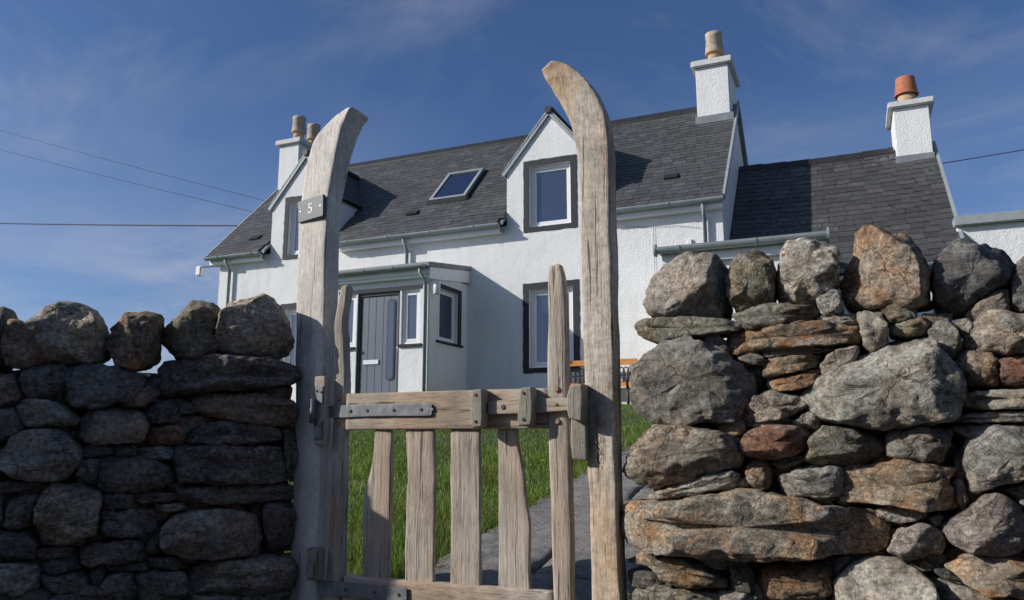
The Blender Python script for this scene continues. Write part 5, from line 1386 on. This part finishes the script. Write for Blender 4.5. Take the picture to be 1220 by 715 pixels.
def extension():
    E = empty('cottage_extension', (-0.1, 15.6, B), 'lower slate-roofed wing with a terracotta pot on its chimney', 'house')
    XL, XR = -1.825, 1.56
    YE, ZEV, YR, ZR = 12.90, z_(2.63), 15.6, z_(5.33)
    ZEV = ZR-(YR-YE)
    mb = MB()
    YF, YB = 13.08, 18.1
    ZT = ZEV+0.1
    mb.quad((XL, YF, B-0.4), (XR, YF, B-0.4), (XR, YF, ZT), (XL, YF, ZT))
    mb.quad((XR, YF, B-0.4), (XR, YB, B-0.4), (XR, YB, ZT), (XR, YR, ZR-0.08), (XR, YF, ZT))
    mb.quad((XL, YB, B-0.4), (XR, YB, B-0.4), (XR, YB, ZT), (XL, YB, ZT))
    link('wall', mb.mesh('wall', recalc=False), M_HARL, E)
    sag = lambda x: -0.05*math.sin(math.pi*min(max((x-XL)/(XR-XL), 0), 1))
    nx = 12; V0 = []; F0 = []
    xr = 1.63
    for i in range(nx+1):
        x = XL+(xr-XL)*i/nx; s = sag(x)
        V0 += [(x, YE, ZEV-0.02+s), (x, YR, ZR+s-0.0), (x, YB+0.15, ZEV-0.02+s), (x, YB+0.15, ZEV-0.1+s), (x, YR, ZR-0.1+s), (x, YE, ZEV-0.1+s)]
    for i in range(nx):
        for k in range(6): F0.append((i*6+k, i*6+(k+1) % 6, (i+1)*6+(k+1) % 6, (i+1)*6+k))
    F0 += [(0,1,4,5), (1,2,3,4), tuple(nx*6+q for q in (0,1,4,5)), tuple(nx*6+q for q in (1,2,3,4))]
    m2 = MB(); m2.v = V0; m2.f = F0
    roof = m2.build('roof', M_BLACK, E)
    bl = lambda x, y, w: x > 0.99 and y > 15.22
    V, F = slate_roof(roof, XL+0.01, xr, YE-0.03, ZEV-0.03, rad(45), 3.8, 0.165, 0.25, M_SLATE2, 300, bl, 9, sag)
    if F:
        me = bpy.data.meshes.new('slate_field'); me.from_pydata(V, [], F); q = link('slate_field', me, M_SLATE2, roof); q['kind'] = 'stuff'
    x = XL
    while x < 0.98:
        w = min(0.45, 0.98-x); z = ZR+sag(x+w/2)
        m3 = MB(); m3.prism_x([(YR-0.14, z-0.10), (YR, z+0.04), (YR+0.14, z-0.10), (YR+0.14, z-0.07), (YR, z+0.07), (YR-0.14, z-0.07)], x+0.004, x+w-0.004)
        m3.build('ridge_tile', M_BLACK, roof); x += w
    m3 = MB(); m3.prism_x([(YE-0.02, ZEV-0.10), (YR, ZR-0.09), (YR, ZR+0.05), (YE-0.02, ZEV+0.03)], xr-0.01, xr+0.04); m3.build('verge_trim', M_TRIM, roof)
    chimney(E, 1.0, 1.585, 15.2, 16.2, ZR-0.6, z_(5.96), 0.11, 0.085, [(1.27, 15.55, 0.60, 0.17, M_BUFF, M_TERRA, 1)])
    MB().box(0.97, 1.60, 15.18, 15.2, z_(4.86), z_(5.04)).build('lead_flashing', M_LEAD, E)
    MB().box(XL+0.02, 1.62, YE+0.04, YE+0.07, ZEV-0.24, ZEV-0.09).build('fascia', M_UPVC, E)
    gutter(E, XL+0.02, 1.64, YE-0.03, ZEV-0.06, 0.058, 0.9)
    pipe(E, [(1.18, YE-0.02, ZEV-0.1), (1.18, YE-0.02, ZEV-0.18), (1.18, YF-0.06, ZEV-0.36), (1.18, YF-0.06, B)])

    P = empty('lean_to_porch', (-1.35, 12.2, B), 'flat white lean-to with a long grey gutter behind the right wall', 'porch')
    mb = MB(); mb.box(-2.42, -0.30, 11.62, 12.99, B-0.4, z_(2.60)); mb.build('wall', M_HARL, P)
    MB().box(-2.55, -0.22, 11.53, 12.985, z_(2.603), z_(2.74)).build('fascia', M_UPVC, P)
    MB().box(-2.58, -0.19, 11.50, 12.983, z_(2.743), z_(2.80)).build('roof', M_LEAD, P)
    gutter(P, -2.615, -0.18, 11.44, z_(2.83), 0.095, 1.1)
    # stop ends
    for X in (-2.625, -0.19): MB().lathe([(0.0, 0), (0.1, 0.0), (0.1, 0.03), (0.0, 0.02)], 0, 0, 14).build('stop_end', M_GUT, P).matrix_local = Matrix.Translation(Vector((X, 11.44, z_(2.80)))-Vector((-1.35, 12.2, B))) @ Matrix.Rotation(math.pi/2, 4, 'Y')

    O = empty('flat_roofed_building', (4.2, 14.5, B), 'low white flat-roofed building at the right edge behind the wall', 'building')
    MB().box(1.60, 7.5, 13.35, 17.5, B-0.4, z_(3.18)).build('wall', M_HARL, O)
    MB().box(1.57, 7.6, 13.24, 17.6, z_(3.183), z_(3.33)).build('roof_edge', M_TRIM, O, bevel=0.01)
extension()

# ------------------------------------------------------------------ barn added behind the viewer, unseen, to cut sky light on gate and walls
def occluder():
    R = empty('stone_occluder', (1.0, -6.5, 0), 'dark stone barn added unseen behind the viewer to shut out sky light', 'occluder')
    m = plain('occluder_stone', (0.10, 0.097, 0.09), 0.95, 0.5, 4, 0.04, bscale=9)
    x0, x1, y0, y1, h, r = -7.5, 10.0, -9.0, -4.0, 3.2, 5.4
    mb = MB(); wall_grid(mb, x0, x1, -0.1, h, [(0.2, 2.2, -0.1, 2.3), (-4.0, -3.2, 1.1, 2.0), (5.2, 6.0, 1.1, 2.0)], y1, 0.25, out=1)
    mb.quad((x0, y0, -.1), (x1, y0, -.1), (x1, y0, h), (x0, y0, h))
    for X in (x0, x1): mb.quad((X, y0, -.1), (X, y1, -.1), (X, y1, h), (X, (y0+y1)/2, r), (X, y0, h))
    link('wall', mb.mesh('wall', recalc=False), m, R)
    MB().prism_x([(y1+0.2, h-0.12), ((y0+y1)/2, r+0.06), (y0-0.2, h-0.12), (y0-0.2, h-0.2), ((y0+y1)/2, r-0.04), (y1+0.2, h-0.2)], x0-0.15, x1+0.15).build('roof', M_SLATE2, R)
    d = MB().box(0.2, 2.2, y1-0.25, y1-0.2, 0, 2.3).build('door', plain('occluder_door', (0.05, 0.06, 0.05), 0.8), R)
    for a, b in ((-4.0, -3.2), (5.2, 6.0)): MB().box(a, b, y1-0.24, y1-0.2, 1.1, 2.0).build('window', M_GLASS, R)
occluder()

# ------------------------------------------------------------------ bench
def bench():
    zb = z_(0.40)
    R = empty('garden_bench', (-3.95, 12.55, zb), 'garden bench with orange wood rails and black iron lattice back', 'bench')
    x0, x1 = -4.55, -3.30; yb = 12.78
    for z in (z_(1.23), z_(0.84)): MB().box(x0, x1, yb-0.02, yb+0.02, z-0.01, z+0.085).build('back_rail', M_BENCHWOOD, R, bevel=0.005)
    for x in (x0+0.03, x1-0.03, (x0+x1)/2): MB().box(x-0.03, x+0.03, yb-0.022, yb+0.022, z_(0.9), z_(1.24)).build('back_post', M_BENCHWOOD, R, bevel=0.004)
    lat = MB()
    nx = 14
    for i in range(nx):
        for j in range(2):
            cx = x0+0.12+(x1-x0-0.24)*i/(nx-1); cz = z_(0.985)+j*0.125
            pts = [(cx+0.05*math.cos(t), yb, cz+0.062*math.sin(t)) for t in [2*math.pi*k/14 for k in range(15)]]
            lat.tube(pts, 0.010, 5, False)
    lat.build('iron_lattice', M_IRON, R)
    for k in range(4): MB().box(x0+0.02, x1-0.02, 12.30+0.11*k, 12.39+0.11*k, z_(0.79), z_(0.825)).build('seat_slat', M_BENCHSEAT, R, bevel=0.004)
    for x in (x0+0.05, x1-0.05):
        MB().tube([(x, 12.32, zb), (x, 12.34, z_(0.6)), (x, 12.30, z_(0.79))], 0.025, 8).build('leg', M_IRON, R, smooth=True)
        MB().tube([(x, 12.80, zb), (x, 12.74, z_(0.6)), (x, 12.76, z_(0.84))], 0.025, 8).build('leg', M_IRON, R, smooth=True)
        MB().tube([(x, 12.30, z_(0.79)), (x, 12.28, z_(1.0)), (x, 12.40, z_(1.06)), (x, 12.76, z_(1.04))], 0.022, 8).build('arm', M_IRON, R, smooth=True)
bench()

# ------------------------------------------------------------------ overhead wires
def wire(p, q, sag, r, label):
    p, q = Vector(p), Vector(q)
    pts = []
    for i in range(25):
        t = i/24; v = p.lerp(q, t); v.z -= sag*4*t*(1-t); pts.append(v)
    o = MB().tube(pts, r, 6).build('overhead_wire', M_CABLE, None, smooth=True)
    setp(o, label, 'wire', 'overhead wires')
wire((-60, 24, z_(23.0)), (-14.0, 24, z_(7.1)), 0.3, 0.011, 'thin uppermost of the wires crossing the sky on the left')
wire((-60, 24, z_(21.5)), (-14.0, 24, z_(6.7)), 0.3, 0.011, 'thin middle wire crossing the sky on the left')
wire((-60, 24, z_(13.4)), (-12.9, 24, z_(7.55)), 0.25, 0.028, 'thick lowest wire running level to the left roof edge')
wire((1.60, 15.6, z_(4.93)), (14, 15.6, z_(5.9)), 0.1, 0.008, 'single wire leaving the terracotta-potted chimney to the right')

# ------------------------------------------------------------------ grass and flowers
def grass():
    rng = np.random.default_rng(5)
    pts = []
    def field(n, x0, x1, y0, y1, h0, h1, w):
        x = rng.uniform(x0, x1, n); y = rng.uniform(y0, y1, n)
        pts.append(np.stack([x, y, rng.uniform(h0, h1, n), np.full(n, w)], 1))
    field(26000, -5.0, -2.22, 3.5, 5.2, 0.06, 0.17, 0.0045)
    field(26000, -5.6, -2.22, 5.2, 8.0, 0.05, 0.12, 0.006)
    field(26000, -8.5, -2.25, 8.0, 12.3, 0.04, 0.09, 0.009)
    field(9000, -0.88, 1.5, 3.55, 6.0, 0.06, 0.16, 0.006)
    field(9000, -0.88, 2.5, 6.0, 11.0, 0.05, 0.11, 0.008)
    field(3600, -2.34, -2.13, 3.5, 9.0, 0.06, 0.20, 0.005); field(1500, -0.98, -0.84, 3.5, 9.0, 0.06, 0.18, 0.005)
    field(9000, -3.4, -0.9, 12.0, 12.9, 0.04, 0.09, 0.008)
    field(9000, -12.5, -5.0, 4.0, 8.0, 0.06, 0.13, 0.008)
    P = np.concatenate(pts); n = len(P)
    cl = np.array([noise.noise(Vector((p[0]*1.7, p[1]*1.7, 3))) for p in P])
    h = P[:, 2]*0.85*(1.0+0.6*cl); w = P[:, 3]
    a = rng.uniform(0, 2*np.pi, n); lean = rng.uniform(0.1, 0.65, n)*h
    la = rng.uniform(0, 2*np.pi, n)
    z = 1.28*np.clip((P[:, 1]-3.4)/8.8, 0, 1)-0.02
    dx, dy = np.cos(a)*w/2, np.sin(a)*w/2
    lx, ly = np.cos(la)*lean, np.sin(la)*lean
    V = np.empty((n, 5, 3))
    V[:, 0] = np.stack([P[:, 0]-dx, P[:, 1]-dy, z], 1); V[:, 1] = np.stack([P[:, 0]+dx, P[:, 1]+dy, z], 1)
    V[:, 2] = np.stack([P[:, 0]-dx*.8+lx*.35, P[:, 1]-dy*.8+ly*.35, z+h*.6], 1); V[:, 3] = np.stack([P[:, 0]+dx*.8+lx*.35, P[:, 1]+dy*.8+ly*.35, z+h*.6], 1)
    V[:, 4] = np.stack([P[:, 0]+lx, P[:, 1]+ly, z+h*0.98], 1)
    me = bpy.data.meshes.new('lawn_grass')
    F = []
    for i in range(n):
        b = i*5; F.append((b, b+1, b+3, b+2)); F.append((b+2, b+3, b+4))
    me.from_pydata(V.reshape(-1, 3).tolist(), [], F)
    m, nt, b = mat('grass_blade'); N = NT(nt)
    ge = N.node('ShaderNodeNewGeometry')
    c = N.ramp(ge.outputs['Random Per Island'], [(0.0, (0.07, 0.115, 0.010)), (0.5, (0.14, 0.225, 0.018)), (0.86, (0.20, 0.29, 0.03)), (0.93, (0.36, 0.33, 0.13)), (1.0, (0.40, 0.34, 0.18))])
    mp = N.node('ShaderNodeMapping'); nt.links.new(ge.outputs['Position'], mp.inputs['Vector'])
    c = N.mix(0.8, c, N.ramp(N.noise(mp.outputs[0], 1.6, 4, 0.6), [(0.3, 0.65), (0.7, 1.3)]), 'MULTIPLY')
    nt.links.new(c, b.inputs['Base Color']); b.inputs['Roughness'].default_value = 0.55
    tr = N.node('ShaderNodeBsdfTranslucent'); nt.links.new(c, tr.inputs['Color'])
    mx = N.node('ShaderNodeMixShader'); mx.inputs[0].default_value = 0.35
    nt.links.new(b.outputs[0], mx.inputs[1]); nt.links.new(tr.outputs[0], mx.inputs[2])
    nt.links.new(mx.outputs[0], nt.nodes['Material Output'].inputs['Surface'])
    o = link('lawn_grass', me, m, None); setp(o, 'long green lawn grass beside the garden path', 'grass', None, 'stuff')
grass()

def flowers():
    rng = random.Random(3)
    M_Y = plain('petal_yellow', (0.70, 0.48, 0.02), 0.6, 0.1); M_ST = plain('flower_stem', (0.07, 0.14, 0.02), 0.7, 0.2)
    spots = [(-2.36, 3.62, 0.17, 'yellow buttercup standing alone at the foot of the gate pales')]
    for i in range(24):
        if i < 16: x, y = rng.uniform(-2.9, -2.25), rng.uniform(5.2, 9.0)
        else: x, y = rng.uniform(-5.5, -2.4), rng.uniform(6, 11)
        spots.append((x, y, rng.uniform(0.12, 0.2), 'small yellow buttercup in the lawn grass beside the path'))
    st = MB().tube([(0, 0, 0), (0.004, 0, 0.5), (0.0, 0.004, 1.0)], 0.0016, 5).mesh('stem', smooth=True)
    pe = MB()
    for k in range(5):
        a = 2*math.pi*k/5; c, s = math.cos(a), math.sin(a)
        pe.quad((0, 0, 0), (0.009*c-0.006*s, 0.009*s+0.006*c, 0.004), (0.015*c, 0.015*s, 0.008), (0.009*c+0.006*s, 0.009*s-0.006*c, 0.004))
    pm = pe.mesh('petals', recalc=False); pm.materials.append(M_Y); st.materials.append(M_ST)
    for x, y, h, lab in spots:
        o = empty('buttercup', (x, y, terr(x, y)), lab, 'flower', 'buttercups in the lawn')
        a = bpy.data.objects.new('stem', st); a.parent = o; a.scale = (1, 1, h); COL.objects.link(a)
        b = bpy.data.objects.new('petals', pm); b.parent = o; b.location = (0, 0.0, h); b.rotation_euler = (rng.uniform(-.5, .8), rng.uniform(-.5, .5), rng.uniform(0, 6)); COL.objects.link(b)
flowers()
